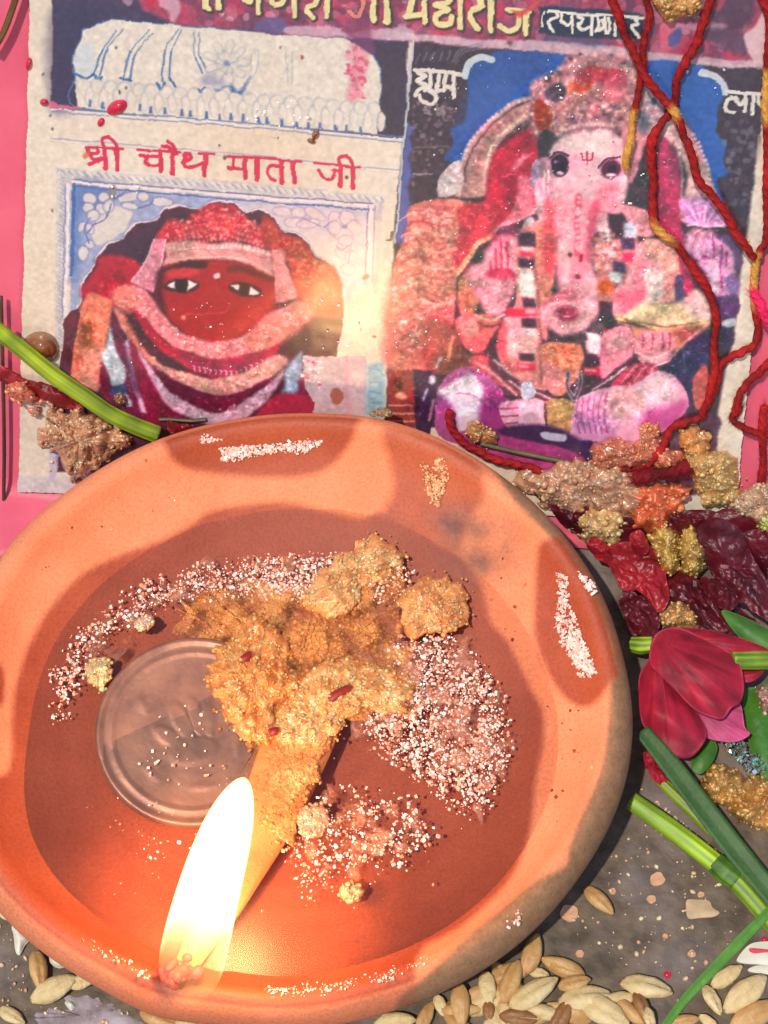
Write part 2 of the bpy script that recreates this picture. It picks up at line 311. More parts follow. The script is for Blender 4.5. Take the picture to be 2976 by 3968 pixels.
# --- veiled figure
b.poly([(770, 425), (900, 415), (1040, 455), (1110, 560), (1010, 650), (880, 700), (870, 820), (650, 740), (652, 650), (750, 520)], (178, 36, 66), 1, 22, True, .06)
b.poly([(1205, 270), (1330, 130), (1420, 165), (1500, 90), (1600, 30), (1700, 16), (1790, 30), (1860, 85), (1930, 150), (2050, 190), (2080, 330), (2200, 370), (2050, 360), (1800, 290), (1500, 300), (1280, 300)], (182, 58, 74), 1, 2, True, .16)
b.poly([(2030, 120), (2110, 140), (2200, 240), (2360, 305), (2440, 430), (2590, 510), (2640, 640), (2640, 900), (2420, 880), (2310, 740), (2260, 580), (2200, 400), (2050, 340)], (176, 66, 62), 1, 2, True, .16)
for k, (yy, c) in enumerate([(60, (224, 110, 120)), (115, (226, 128, 136)), (165, (224, 140, 130)), (205, (230, 150, 150)), (240, (226, 136, 140))]):
    b.beads([(1420 - 30 * k, yy + 130 - 8 * k), (1560, yy + 70), (1720, yy + 50), (1880, yy + 90), (2030 + 8 * k, yy + 150)], 34, 13, c, .8)
b.speck([(1230, 260), (1340, 140), (1500, 100), (1700, 30), (1850, 90), (2050, 200), (2060, 320), (1700, 280), (1300, 290)], 160, 11, [(228, 130, 140), (240, 176, 170), (176, 34, 62), (214, 90, 60)], 8, .7)
b.speck([(2060, 180), (2200, 260), (2360, 320), (2440, 440), (2590, 540), (2620, 900), (2420, 860), (2260, 560)], 240, 14, [(206, 110, 90), (150, 46, 44), (220, 140, 120), (170, 60, 54)], 9, .6)
b.poly([(1290, 325), (1480, 310), (1659, 325), (1800, 312), (2060, 375), (2105, 410), (2105, 585), (1900, 482), (1700, 448), (1500, 452), (1262, 505), (1285, 420)], (216, 150, 152), 1, 2, True, .10)
for i in range(22):
    x = 1320 + i * 36; y = 350 + 18 * math.sin(i * .3) + (i > 14) * (i - 14) * 7; b.poly([(x - 16, y + 18), (x, y - 18), (x + 16, y + 18)], (238, 206, 206), .9, 1, False)
b.stroke([(1310, 410), (1500, 375), (1800, 380), (2080, 440)], 12, (200, 100, 120), .7); b.stroke([(1290, 480), (1480, 432), (1700, 426), (1900, 456), (2090, 540)], 14, (236, 190, 180), .8)
b.poly([(1192, 292), (1282, 290), (1286, 352), (1240, 500), (1182, 712), (1015, 622), (1130, 460)], (204, 134, 154), 1, 1.2, False, .10)
b.stroke([(1192, 296), (1130, 460), (1018, 622)], 14, (228, 176, 190)); b.stroke([(1282, 300), (1240, 500), (1186, 700)], 14, (226, 170, 186))
face = [(1245, 515), (1400, 465), (1659, 452), (1700, 455), (1900, 490), (2090, 582), (2126, 700), (2120, 830), (2060, 905), (1960, 985), (1860, 1042), (1700, 1092), (1500, 1060), (1350, 950), (1250, 840), (1208, 720), (1220, 600)]
b.poly(face, (168, 38, 52), 1, 2, True, .05)
b.poly([(1210, 560), (1280, 520), (1260, 660), (1290, 880), (1215, 780)], (84, 34, 56), .9, 24)
b.poly([(1290, 540), (1400, 500), (1540, 520), (1500, 570), (1320, 590)], (206, 70, 84), .7, 20)
b.poly([(1950, 800), (2120, 700), (2120, 850), (1960, 990), (1700, 1080), (1800, 950)], (200, 74, 66), .7, 60)
b.poly([(2105, 375), (2192, 362), (2220, 390), (2212, 480), (2262, 600), (2312, 745), (2132, 785), (2124, 560)], (222, 142, 146), 1, 1.5, False, .12)
b.poly([(1268, 540), (1380, 470), (1590, 455), (1595, 512), (1400, 510)], (84, 36, 42), 1, 1.5); b.poly([(1765, 500), (1900, 505), (2090, 575), (2100, 620), (1900, 552), (1770, 545)], (112, 50, 46), 1, 3)
b.ell(1405, 652, 140, 56, (78, 40, 56)); b.poly([(1284, 650), (1354, 618), (1362, 684)], (236, 222, 226), 1, .8, False); b.poly([(1450, 606), (1532, 642), (1450, 690)], (236, 222, 226), 1, .8, False); b.ell(1403, 650, 50, 52, (58, 30, 44))
b.ell(1898, 684, 132, 54, (92, 44, 52), 1, 12); b.poly([(1784, 648), (1848, 642), (1846, 696)], (236, 214, 214), 1, .8, False); b.poly([(1930, 658), (2016, 716), (1930, 728)], (240, 222, 222), 1, .8, False); b.ell(1890, 684, 44, 48, (80, 42, 36))
b.ell(1683, 580, 22, 22, (242, 206, 214)); b.ell(1690, 606, 16, 8, (120, 24, 40), .7)
b.stroke([(1400, 920), (1440, 880), (1580, 876), (1740, 858), (1790, 790)], 9, (222, 96, 116), .6); b.ell(1425, 900, 14, 18, (236, 160, 150), .9)
b.poly([(880, 700), (1000, 640), (1100, 668), (1200, 780), (1300, 920), (1450, 1042), (1659, 1088), (1860, 1050), (1980, 962), (2100, 862), (2330, 768), (2410, 880), (2270, 1000), (2140, 1110), (2000, 1162), (1800, 1222), (1600, 1232), (1500, 1180), (1350, 1130), (1200, 1000), (1050, 830), (1010, 790), (900, 800)], (226, 134, 146), 1, 2, True, .14)
b.poly([(1940, 1010), (2330, 780), (2420, 900), (2150, 1110), (1960, 1150)], (226, 136, 128), .9, 40, True, .12)
b.poly([(1010, 790), (1090, 860), (1200, 1000), (1330, 1122), (1500, 1190), (1659, 1222), (2000, 1170), (2150, 1110), (2120, 1200), (1900, 1310), (1700, 1362), (1500, 1312), (1300, 1190), (1150, 1060), (1060, 900)], (180, 38, 74), 1, 2, True, .06)
b.poly([(1400, 1180), (1659, 1240), (2000, 1190), (2120, 1150), (1900, 1310), (1700, 1358), (1500, 1300)], (146, 40, 86), .8, 30)
b.poly([(870, 700), (990, 650), (1080, 760), (1000, 860), (890, 800)], (232, 136, 124), .8, 30, True, .12)
for i in range(14):
    x = 1500 + i * 40; y = 1290 + 30 * math.sin((i - 2) * .25) - max(0, i - 8) * 14; b.stroke([(x, y), (x + 14, y + 4), (x + 10, y + 34)], 12, (226, 178, 200), .85)
b.poly([(880, 815), (960, 880), (1000, 980), (1100, 1130), (1250, 1262), (1500, 1342), (1659, 1372), (1900, 1324), (2140, 1190), (2230, 1250), (2120, 1350), (1950, 1442), (1750, 1502), (1600, 1492), (1400, 1410), (1290, 1365), (1180, 1270), (1060, 1130), (950, 1000), (900, 900)], (214, 150, 150), 1, 2, True, .16)
b.poly([(900, 840), (980, 900), (1100, 1120), (1200, 1240), (1120, 1200), (980, 1010)], (232, 126, 110), .7, 20)
b.poly([(1200, 1275), (1380, 1400), (1600, 1492), (1750, 1510), (1950, 1450), (2120, 1360), (2060, 1430), (1900, 1520), (1800, 1600), (1650, 1640), (1500, 1600), (1350, 1500), (1240, 1370)], (118, 40, 72), 1, 2, True, .08)
b.poly([(1050, 1140), (1180, 1290), (1300, 1470), (1480, 1570), (1650, 1640), (1800, 1610), (1900, 1540), (2060, 1440), (2200, 1310), (2140, 1450), (2000, 1600), (1830, 1700), (1600, 1720), (1400, 1640), (1250, 1560), (1130, 1380)], (206, 162, 186), 1, 2, True, .14)
b.poly([(860, 830), (930, 960), (1000, 1250), (1100, 1600), (1250, 1700), (1010, 1700), (930, 1250), (860, 960)], (122, 42, 82), 1, 2, True, .06)
b.poly([(1000, 1060), (1080, 1200), (1180, 1400), (1300, 1580), (1450, 1700), (1120, 1700), (1040, 1350)], (140, 36, 76), 1, 2, True, .06)
b.poly([(968, 1080), (1000, 1078), (1012, 1250), (1060, 1430), (1136, 1640), (1092, 1630), (1010, 1350)], (220, 192, 216), .95, 2, False); b.poly([(990, 1130), (1005, 1250), (1080, 1480), (1060, 1500), (1000, 1320)], (92, 52, 94), .9, 3)
b.poly([(700, 700), (800, 740), (870, 780), (850, 900), (830, 1060), (790, 1230), (770, 1450), (680, 1440), (545, 1360), (540, 1200), (580, 1050), (610, 900), (620, 820)], (230, 132, 112), 1, 2, True, .12)
b.poly([(640, 1180), (780, 1150), (770, 1450), (690, 1440), (620, 1390)], (216, 150, 142), .8, 24)
b.stroke([(640, 900), (610, 1100), (600, 1300)], 26, (190, 90, 84), .6, 4); b.stroke([(560, 1180), (545, 1360)], 20, (190, 120, 120), .7, 3)
b.poly([(505, 905), (600, 825), (622, 900), (575, 1100), (540, 1360), (465, 1300), (490, 1100)], (108, 48, 68), 1, 4)
b.ell(680, 1020, 58, 112, (150, 82, 52), .95, 5, 3, .1)
b.poly([(850, 965), (900, 1150), (972, 1300), (960, 1400), (870, 1422), (820, 1300), (788, 1200), (830, 1080)], (194, 194, 210), 1, 2, True, .1)
b.poly([(782, 1250), (830, 1330), (862, 1450), (900, 1600), (780, 1500)], (126, 40, 76), 1, 2); b.poly([(870, 1432), (975, 1418), (975, 1482), (870, 1505)], (74, 80, 122), 1, 2); b.poly([(968, 1480), (1012, 1540), (1020, 1590), (970, 1570)], (206, 204, 214), 1, 2)
b.speck([(900, 720), (1080, 700), (1300, 940), (1600, 1100), (1900, 1060), (2300, 800), (2380, 900), (2000, 1150), (1600, 1220), (1200, 980)], 240, 10, [(240, 178, 184), (206, 100, 116), (246, 196, 190)], 12, .75)
b.speck([(930, 900), (1100, 1140), (1300, 1290), (1650, 1390), (1900, 1340), (2140, 1210), (2120, 1330), (1750, 1490), (1400, 1400), (1060, 1110)], 200, 10, [(236, 186, 180), (190, 110, 112), (230, 196, 150)], 13, .75)
b.speck([(1100, 1200), (1300, 1480), (1600, 1640), (1900, 1550), (2150, 1380), (2000, 1590), (1700, 1700), (1350, 1600)], 120, 10, [(232, 206, 224), (178, 110, 150)], 14, .7)
b.speck([(630, 840), (840, 800), (820, 1060), (760, 1400), (560, 1330)], 90, 13, [(244, 166, 140), (206, 104, 92)], 15, .6)
# --- foot of the arch panel: jambs and what hangs right of the figure
b.poly([(2340, 1180), (2340, 1340), (2300, 1480), (2220, 1560), (2140, 1610), (2200, 1450), (2220, 1300), (2290, 1200)], (156, 168, 196), 1, 3, True, .2)
b.poly([(2330, 1350), (2370, 1420), (2360, 1500), (2320, 1480)], (158, 42, 92), 1, 3); b.poly([(1990, 1640), (2140, 1500), (2400, 1510), (2432, 1560), (2400, 1680), (1980, 1700)], (170, 52, 82), 1, 3)
b.poly([(2350, 1200), (2840, 1200), (2840, 1700), (2410, 1700), (2432, 1560), (2360, 1450)], (200, 178, 186), 1, 4, False, .08); b.stroke([(2680, 1260), (2700, 1640)], 40, (214, 150, 170), .6, 6)
b.poly([(2838, 1270), (2982, 1240), (2970, 1700), (2830, 1700)], (152, 186, 198), 1, 3, False, .1)
for y in (1300, 1400, 1480, 1560): b.stroke([(2860, y), (2950, y + 8)], 10, (90, 150, 180), .7)
b.ell(2608, 1510, 52, 64, (172, 104, 88), .95)
b.speck([(2330, 1230), (2500, 1240), (2480, 1440), (2340, 1400)], 40, 12, [(244, 220, 230), (196, 110, 150)], 16)
b.poly([(2990, 1250), (3020, 1250), (3000, 1700), (2975, 1700)], (222, 206, 206), .9, 2, False)
b.at(0, 1200)
b.poly([(140, 1300), (600, 1300), (1000, 1390), (1000, 1700), (60, 1600), (140, 1400)], (206, 202, 206), 1, 3, False, .06)
b.poly([(395, 700), (470, 600), (470, 1000), (430, 1290), (380, 1290)], (190, 186, 214), .8, 8)
# --- panel with the seated elephant-headed deity: ground and arch
b.at(*CR_E)
b.poly([(200, 318), (1450, 432), (2430, 515), (2935, 535), (2900, 1000), (2850, 1500), (2650, 3400), (-20, 3300), (60, 1700), (130, 1060)], (76, 62, 74), 1, 1.5, False, .16)
b.poly([(150, 930), (205, 980), (165, 1060), (205, 1150), (165, 1230), (195, 1360), (150, 1450), (185, 1560), (170, 1880), (60, 1880), (130, 1200)], (96, 104, 168), 1, 2, False)
b.stroke([(197, 295), (165, 760), (130, 1060), (88, 1660), (60, 1880)], 16, (190, 200, 212), .9, .8, False)
for i in range(5): b.stroke([(220 + i * 60, 480 - i * 6), (250 + i * 60, 420 - i * 8)], 12, (130, 130, 150), .6)
for r in (150, 190, 225): b.stroke([(600 - r * .45, 540 - r * .3), (620 - r * .25, 480 - r * .5), (740, 440 - r * .5)], 12, (130, 128, 150), .6)
b.speck([(200, 760), (560, 780), (480, 1240), (200, 1440)], 90, 14, [(120, 100, 110), (60, 46, 58), (150, 130, 140)], 21, .55)
b.stroke([(205, 1340), (350, 1340)], 16, (170, 160, 172), .7); b.stroke([(210, 1135), (480, 1130)], 14, (130, 116, 124), .6)
BL = (56, 92, 162)
b.poly([(620, 600), (630, 540), (700, 470), (810, 470), (860, 392), (1400, 432), (1330, 560), (1160, 640), (1110, 760), (900, 840), (760, 970), (640, 1110), (590, 1240), (530, 1262), (450, 1215), (512, 1110), (490, 1000), (600, 932), (626, 780)], BL, 1, 1.5, True, .08)
b.poly([(640, 700), (900, 560), (1000, 760), (700, 980), (560, 1080)], (70, 108, 178), .6, 60)
b.stroke([(608, 590), (640, 492), (720, 442), (812, 462)], 52, (192, 206, 216), 1, 1.2)
b.stroke([(215, 535), (580, 578)], 32, (218, 213, 208))
for s in ([(232, 560), (290, 590), (225, 630), (300, 655), (240, 700), (220, 735)], [(330, 560), (335, 660), (300, 690)], [(330, 690), (385, 735), (350, 800), (270, 775), (255, 735)], [(402, 590), (386, 690), (440, 690)], [(440, 660), (524, 690)], [(524, 580), (515, 745)], [(455, 590), (440, 640)]): b.stroke(s, 34, (218, 213, 208))
b.speck([(260, 810), (460, 800), (430, 890), (300, 880)], 16, 14, [(150, 140, 144)], 22, .8)
b.at(*CR_F)
b.poly([(720, 480), (1140, 515), (1160, 590), (1290, 640), (1312, 760), (1270, 850), (1270, 1040), (1342, 1110), (1310, 1240), (1354, 1350), (1260, 1392), (1312, 1540), (1300, 1600), (1230, 1480), (1140, 1250), (1080, 1050), (960, 880), (700, 690)], (60, 106, 182), 1, 1.5, True, .08)
b.stroke([(1150, 570), (1240, 590), (1310, 660), (1332, 725)], 52, (196, 206, 216), 1, 1.2)
b.stroke([(1335, 712), (1640, 732)], 28, (218, 216, 214))
for s in ([(1410, 760), (1345, 778), (1336, 850), (1392, 872)], [(1405, 762), (1440, 805), (1475, 765)], [(1482, 732), (1480, 862)], [(1542, 740), (1538, 884)], [(1580, 745), (1590, 800), (1640, 830)]): b.stroke(s, 30, (218, 216, 214))
b.speck([(1300, 950), (1600, 900), (1560, 1600), (1360, 1600)], 60, 20, [(104, 104, 122), (52, 48, 66), (130, 130, 148)], 23, .5)
b.at(*CR_H)
b.poly([(1600, -240), (1645, -240), (1640, 100), (1560, 1150), (1440, 1659), (1320, 2150), (1170, 2150), (1330, 1250), (1400, 1000), (1445, 500), (1530, 0), (1590, -560)], (222, 214, 202), 1, 2, False, .06)
# --- throne arch and ears
b.at(*CR_E)
b.poly([(1105, 752), (900, 838), (760, 966), (650, 1086), (585, 1230), (580, 1400), (540, 1520), (760, 1500), (800, 1300), (850, 1150), (960, 1040), (1085, 950)], (192, 142, 144), 1, 1.5, True, .16)
b.stroke([(1100, 790), (920, 870), (790, 1000), (690, 1120), (620, 1260), (606, 1400)], 16, (96, 60, 84), .8); b.stroke([(1080, 940), (960, 1030), (860, 1140), (806, 1290), (790, 1480)], 18, (100, 56, 74), .8)
b.stroke([(1080, 900), (950, 985), (830, 1110), (770, 1250), (750, 1440)], 18, (226, 186, 176), .9); b.beads([(1010, 880), (900, 950), (800, 1060), (720, 1200), (690, 1400)], 60, 24, (160, 90, 96), .8)
b.beads([(1100, 765), (900, 848), (760, 976), (650, 1096), (590, 1240)], 40, 16, (226, 196, 200), .95)
b.poly([(400, 1400), (470, 1290), (560, 1240), (590, 1300), (570, 1480), (400, 1520)], (206, 184, 190), 1, 4, True, .16)
b.poly([(1085, 1000), (1190, 1080), (1180, 1400), (1160, 1700), (1040, 1850), (830, 1850), (700, 1900), (600, 2100), (540, 1900), (740, 1560), (795, 1300), (850, 1160)], (184, 48, 78), 1, 3, True, .10)
b.at(*CR_F)
b.poly([(850, 940), (950, 880), (1090, 1070), (1200, 1300), (1240, 1450), (1310, 1600), (1330, 1700), (985, 1700), (1040, 1400), (960, 1170), (830, 1050)], (204, 164, 168), 1, 2, True, .18)
b.beads([(1075, 1040), (1140, 1150), (1190, 1290), (1215, 1420)], 38, 17, (220, 206, 216), .95, (110, 80, 130))
b.poly([(820, 1060), (900, 1130), (970, 1280), (985, 1450), (990, 1750), (1080, 2150), (1090, 2300), (960, 2200), (800, 1800), (800, 1300)], (182, 62, 104), 1, 3, True, .06)
b.poly([(830, 1100), (930, 1200), (950, 1400), (860, 1350)], (160, 80, 116), .6, 40); b.stroke([(960, 1180), (1000, 1400), (980, 1659)], 16, (226, 196, 200), .7, 2)
# --- crown
b.at(*CR_E)
crown = [(1110, 645), (1300, 560), (1390, 442), (1500, 425), (1850, 440), (1935, 545), (1935, 700), (1895, 870), (1860, 1010), (1600, 1000), (1340, 1050), (1200, 1115), (1100, 1000), (1130, 850)]
b.poly(crown, (178, 128, 138), 1, 3, True, .22)
b.speck(crown, 420, 13, [(226, 190, 186), (130, 84, 100), (96, 70, 90), (214, 150, 140), (206, 120, 130), (238, 214, 206)], 31, .8)
b.poly([(1150, 790), (1215, 800), (1275, 900), (1255, 1000), (1165, 1020), (1140, 900)], (152, 64, 40), .95, 6, True, .15)
b.poly([(1220, 700), (1330, 640), (1390, 700), (1330, 800), (1230, 770)], (78, 66, 84), .85, 10, True, .2)
b.at(*CR_F)
b.poly([(250, 520), (380, 545), (520, 540), (560, 640), (490, 690), (350, 645), (190, 640), (180, 590)], (196, 64, 90), .95, 14, True, .06); b.poly([(420, 600), (560, 600), (540, 760), (420, 800), (330, 700)], (176, 96, 116), .7, 30)
b.stroke([(250, 510), (330, 520), (400, 540)], 16, (196, 60, 60)); b.speck([(100, 650), (290, 620), (260, 720), (120, 720)], 16, 18, [(206, 66, 40), (224, 110, 80)], 32)
b.poly([(120, 760), (400, 680), (560, 720), (560, 800), (330, 780), (140, 850)], (206, 128, 134), .6, 24)
b.ell(300, 850, 46, 46, (206, 110, 130)); b.ell(296, 846, 24, 24, (232, 170, 178)); b.ell(160, 930, 40, 30, (120, 84, 104), .8); b.ell(440, 900, 30, 30, (120, 80, 100), .8)
b.beads([(60, 1020), (180, 980), (330, 965), (480, 990)], 34, 14, (232, 200, 204)); b.stroke([(40, 1060), (180, 1010), (350, 1000), (500, 1030)], 18, (150, 100, 116), .8)
b.at(*CR_E); b.poly([(1215, 1010), (1310, 1060), (1250, 1150), (1185, 1240), (1165, 1120)], (84, 62, 78), .95, 6, True, .15)
b.at(*CR_F)
b.poly([(560, 900), (720, 900), (800, 1000), (720, 1100), (640, 1350), (600, 1420), (540, 1250), (520, 1060)], (196, 138, 152), 1, 6, True, .2)
b.poly([(640, 700), (760, 680), (860, 860), (820, 1000), (700, 1020), (620, 880)], (196, 160, 172), .95, 6, True, .2); b.ell(775, 795, 24, 26, (60, 70, 110)); b.poly([(660, 900), (720, 880), (720, 1040), (660, 1020)], (130, 120, 150), .8, 8)
# --- face
fc = [(20, 1100), (80, 1050), (200, 1020), (400, 1010), (500, 1060), (545, 1150), (545, 1300), (580, 1400), (545, 1560), (480, 1700), (380, 1800), (-100, 1800), (-140, 1659), (-150, 1450), (-70, 1350), (-40, 1250), (-20, 1160)]
b.poly(fc, (222, 178, 190), 1, 2, True, .08)
b.poly([(80, 1080), (250, 1040), (430, 1060), (420, 1200), (120, 1180)], (232, 204, 208), .8, 30)
b.poly([(-60, 1480), (120, 1420), (140, 1659), (-120, 1659)], (228, 160, 176), .6, 40, True, .15); b.poly([(330, 1480), (500, 1420), (480, 1659), (360, 1659)], (224, 120, 146), .7, 40)
b.ell(38, 1288, 84, 96, (160, 110, 132), .8, 0, 8); b.ell(45, 1290, 70, 86, (70, 48, 72)); b.ell(62, 1310, 34, 40, (44, 34, 52)); b.ell(50, 1352, 26, 14, (214, 190, 206)); b.ell(20, 1262, 14, 12, (140, 120, 150))
b.stroke([(-30, 1230), (30, 1185), (110, 1215)], 20, (104, 62, 86), .9)
b.ell(440, 1316, 84, 84, (176, 116, 140), .8, -20, 8); b.ell(440, 1320, 72, 66, (98, 56, 82), 1, -20); b.ell(452, 1322, 34, 38, (58, 38, 58)); b.ell(444, 1362, 40, 14, (220, 186, 200)); b.stroke([(350, 1300), (410, 1240), (510, 1225)], 20, (110, 64, 88), .9)
for s in ([(212, 1198), (224, 1246), (292, 1246), (302, 1194)], [(257, 1186), (257, 1284)]): b.stroke(s, 17, (186, 74, 100))
for y in (1130, 1150): b.stroke([(150, y), (260, y - 14), (370, y)], 10, (236, 216, 216), .7)
b.at(*CR_E)
b.poly([(1190, 1240), (1270, 1240), (1280, 1500), (1210, 1520), (1150, 1400)], (196, 140, 160), .9, 6, True, .2)
for x in (1215, 1250): b.stroke([(x, 1330), (x - 4, 1500)], 16, (236, 208, 210), .9)
b.poly([(1150, 1250), (1190, 1260), (1160, 1420), (1110, 1480), (1100, 1400)], (156, 140, 168), .95, 6, True, .15)
b.poly([(1115, 1205), (1060, 1260), (1000, 1325), (960, 1335), (1005, 1250), (1060, 1205)], (218, 124, 146), 1, 2); b.stroke([(1110, 1240), (1040, 1300)], 16, (166, 54, 84), .9)
b.poly([(1020, 1370), (1100, 1380), (1130, 1640), (1060, 1720), (850, 1790), (830, 1800), (960, 1659), (1000, 1500)], (220, 124, 144), .95, 6, True, .15)
b.at(*CR_G)
b.stroke([(1140, 30), (1030, 110), (930, 140), (835, 196)], 30, (234, 160, 172)); b.poly([(840, 200), (1040, 110), (1150, 60), (1160, 230), (1000, 240)], (110, 62, 88), .95, 6, True, .15)
b.poly([(1060, 120), (1120, 90), (1150, 180), (1100, 220), (1040, 200)], (196, 190, 204), .95, 5)
# --- body left
b.poly([(180, 0), (400, -60), (600, -40), (640, 60), (560, 250), (540, 520), (500, 900), (300, 850), (60, 760), (60, 400), (140, 250)], (214, 132, 122), 1, 6, True, .2)
b.poly([(560, 0), (820, -20), (830, 200), (700, 320), (560, 520), (500, 360), (560, 200)], (196, 66, 84), .9, 14, True, .12)
b.poly([(0, 640), (120, 560), (440, 760), (500, 1000), (450, 1260), (0, 1260)], (196, 118, 112), .95, 40, True, .14)
bl = [(70, 380), (200, 20), (520, 0), (560, 250), (520, 560), (500, 900), (420, 1100), (100, 1150), (30, 900)]
b.speck(bl, 560, 12, [(236, 186, 180), (166, 66, 82), (226, 150, 146), (240, 206, 200), (186, 90, 98), (206, 116, 120)], 33, .7)
for i in range(16):
    y_ = 40 + i * 68; b.stroke([(90 + 20 * math.sin(i), y_ + 60), (240, y_), (400, y_ + 40), (520, y_ + 20)], 14, (166, 70, 84) if i % 2 else (238, 196, 186), .6)
b.stroke([(800, 230), (700, 290), (620, 420), (540, 520)], 44, (206, 146, 120)); b.beads([(780, 240), (690, 310), (620, 430), (550, 520)], 40, 16, (236, 196, 160))
b.poly([(560, 560), (690, 520), (710, 760), (620, 860), (560, 800)], (214, 140, 116), .9, 10, True, .25)
b.poly([(770, 330), (860, 230), (1000, 270), (1015, 540), (965, 700), (885, 830), (780, 835), (712, 710), (620, 560), (640, 470), (740, 420)], (226, 152, 168), 1, 3, True, .10)
for x, y0, y1 in ((800, 420, 520), (840, 330, 520), (885, 240, 510), (930, 270, 510), (975, 520, 580)): b.stroke([(x, y0), (x + 8, y1)], 18, (200, 46, 92), .9)
b.poly([(770, 500), (930, 480), (980, 550), (800, 560)], (204, 50, 96), .8, 10)
b.speck([(720, 560), (960, 560), (960, 700), (880, 820), (780, 820)], 40, 11, [(240, 196, 204), (204, 110, 136)], 34, .7)
b.poly([(520, 900), (640, 830), (880, 870), (822, 980), (745, 1125), (640, 1125), (560, 1020)], (222, 112, 114), 1, 4, True, .14); b.poly([(540, 900), (680, 880), (700, 980), (600, 1000)], (232, 170, 166), .8, 24, True, .1)
b.stroke([(690, 842), (800, 884), (905, 842)], 28, (234, 186, 172)); b.stroke([(700, 895), (800, 930), (900, 890)], 18, (130, 70, 90), .9)
b.poly([(300, 860), (520, 900), (600, 1120), (760, 1160), (640, 1280), (300, 1260)], (150, 82, 80), .8, 30, True, .18)
b.stroke([(505, 1010), (470, 1200)], 30, (230, 160, 130), .9, 2); b.stroke([(420, 1180), (380, 1250)], 24, (190, 180, 190), .9, 2)
# --- chest, garlands
b.poly([(1010, 200), (1330, 150), (1300, 500), (1240, 900), (1240, 1400), (1100, 1400), (900, 1250), (850, 1020), (930, 850), (1000, 700)], (222, 142, 146), 1, 8, True, .14)
b.poly([(1150, 180), (1320, 200), (1290, 560), (1230, 900), (1150, 900)], (206, 130, 116), .85, 14, True, .2); b.poly([(1220, 300), (1310, 300), (1280, 480), (1230, 480)], (206, 64, 76), .7, 20)
b.poly([(905, 870), (1130, 860), (1145, 1150), (1000, 1160), (900, 1100)], (228, 176, 180), .9, 14, True, .06); b.poly([(850, 980), (920, 900), (930, 1180), (1000, 1280), (960, 1290), (880, 1180)], (216, 78, 96), .7, 20)
def blk(x0, y0, x1, y1, c, a=1): b.poly([(x0, y0), (x1, y0 + 8), (x1 + 4, y1), (x0 + 4, y1 - 6)], c, a, 1.5, False, .12)
DK, WH, RD = (80, 54, 76), (222, 208, 206), (202, 50, 84)
for r in ((1010, 205, 1150, 325, DK), (1040, 328, 1130, 352, WH), (1020, 355, 1130, 400, RD), (1015, 405, 1145, 478, DK), (1025, 482, 1140, 700, WH), (1050, 705, 1165, 790, DK), (920, 790, 1170, 862, RD), (1060, 800, 1140, 840, (240, 170, 180)), (1040, 870, 1160, 950, DK), (1060, 950, 1140, 1010, (214, 200, 206)), (1020, 1140, 1140, 1205, DK), (1000, 1215, 1150, 1275, RD), (1020, 1230, 1100, 1250, (240, 180, 180))): blk(*r)
b.stroke([(1150, 470), (1170, 800), (1190, 1050), (1195, 1400)], 46, (196, 130, 128), .9); b.beads([(1150, 470), (1170, 800), (1190, 1050), (1195, 1400)], 26, 11, (96, 62, 76), .8)
# --- trunk
b.at(*CR_H)
tr = [(420, -30), (340, 120), (292, 300), (300, 450), (342, 600), (354, 780), (310, 900), (205, 980), (80, 1005), (-50, 940), (-120, 830), (-60, 750), (10, 700), (30, 600), (10, 420), (20, 200), (-60, -30)]
b.poly(tr, (226, 152, 168), 1, 3, True, .08); b.poly([(40, 300), (120, 300), (120, 600), (60, 620)], (236, 186, 194), .7, 24); b.poly([(230, 500), (330, 620), (330, 780), (240, 920), (60, 980), (200, 840), (250, 700)], (234, 178, 188), .7, 40)
b.poly([(280, 0), (360, 0), (290, 300), (280, 420), (240, 380)], (206, 80, 116), .8, 20); b.poly([(-90, 0), (0, 0), (10, 420), (-60, 500)], (214, 84, 104), .7, 20)
b.stroke([(188, -80), (185, 100), (180, 380)], 44, (204, 66, 104), .9, 2); b.beads([(190, -60), (186, 120), (180, 360)], 44, 16, (238, 196, 204)); b.speck([(20, 0), (290, 0), (270, 380), (30, 380)], 90, 11, [(240, 206, 206), (206, 120, 144)], 35, .7)
b.ell(100, 838, 92, 62, (150, 60, 88), 1, 0, 3); b.poly([(-50, 720), (120, 640), (180, 720), (20, 780), (-80, 790)], (206, 104, 130), .8, 16); b.stroke([(-80, 830), (-30, 770), (60, 752), (170, 770)], 34, (234, 170, 184), .95)
for s in ([(50, 690), (120, 705), (180, 680)], [(20, 740), (110, 752), (190, 735)], [(60, 850), (110, 866), (160, 848)]): b.stroke(s, 11, (226, 160, 176), .6)
b.ell(128, 385, 20, 18, (70, 30, 40)); b.stroke([(215, 385), (210, 430)], 22, (140, 30, 60)); b.ell(184, 552, 22, 18, (140, 30, 60))
# --- body right
b.poly([(290, 300), (480, 200), (640, 240), (640, 400), (560, 540), (470, 640), (480, 800), (350, 800), (340, 580)], (206, 130, 134), 1, 8, True, .25)
b.poly([(500, 0), (620, 0), (760, 60), (780, 220), (660, 230), (600, 160), (560, 100)], (228, 150, 166), 1, 4, True, .14)
for r in ((420, 60, 545, 260, DK), (540, 130, 640, 250, (196, 196, 216)), (360, 175, 440, 285, WH), (520, 250, 630, 340, (84, 62, 100)), (530, 360, 640, 440, (206, 50, 96)), (455, 430, 560, 520, (86, 66, 104)), (432, 510, 535, 595, (196, 196, 204)), (350, 735, 460, 835, DK), (460, 640, 620, 860, (220, 96, 124)), (290, 900, 390, 985, (104, 84, 96)), (390, 945, 460, 970, (170, 40, 60))): blk(*r)
b.ell(395, 630, 62, 54, (188, 88, 36), 1, 0, 2, .15)
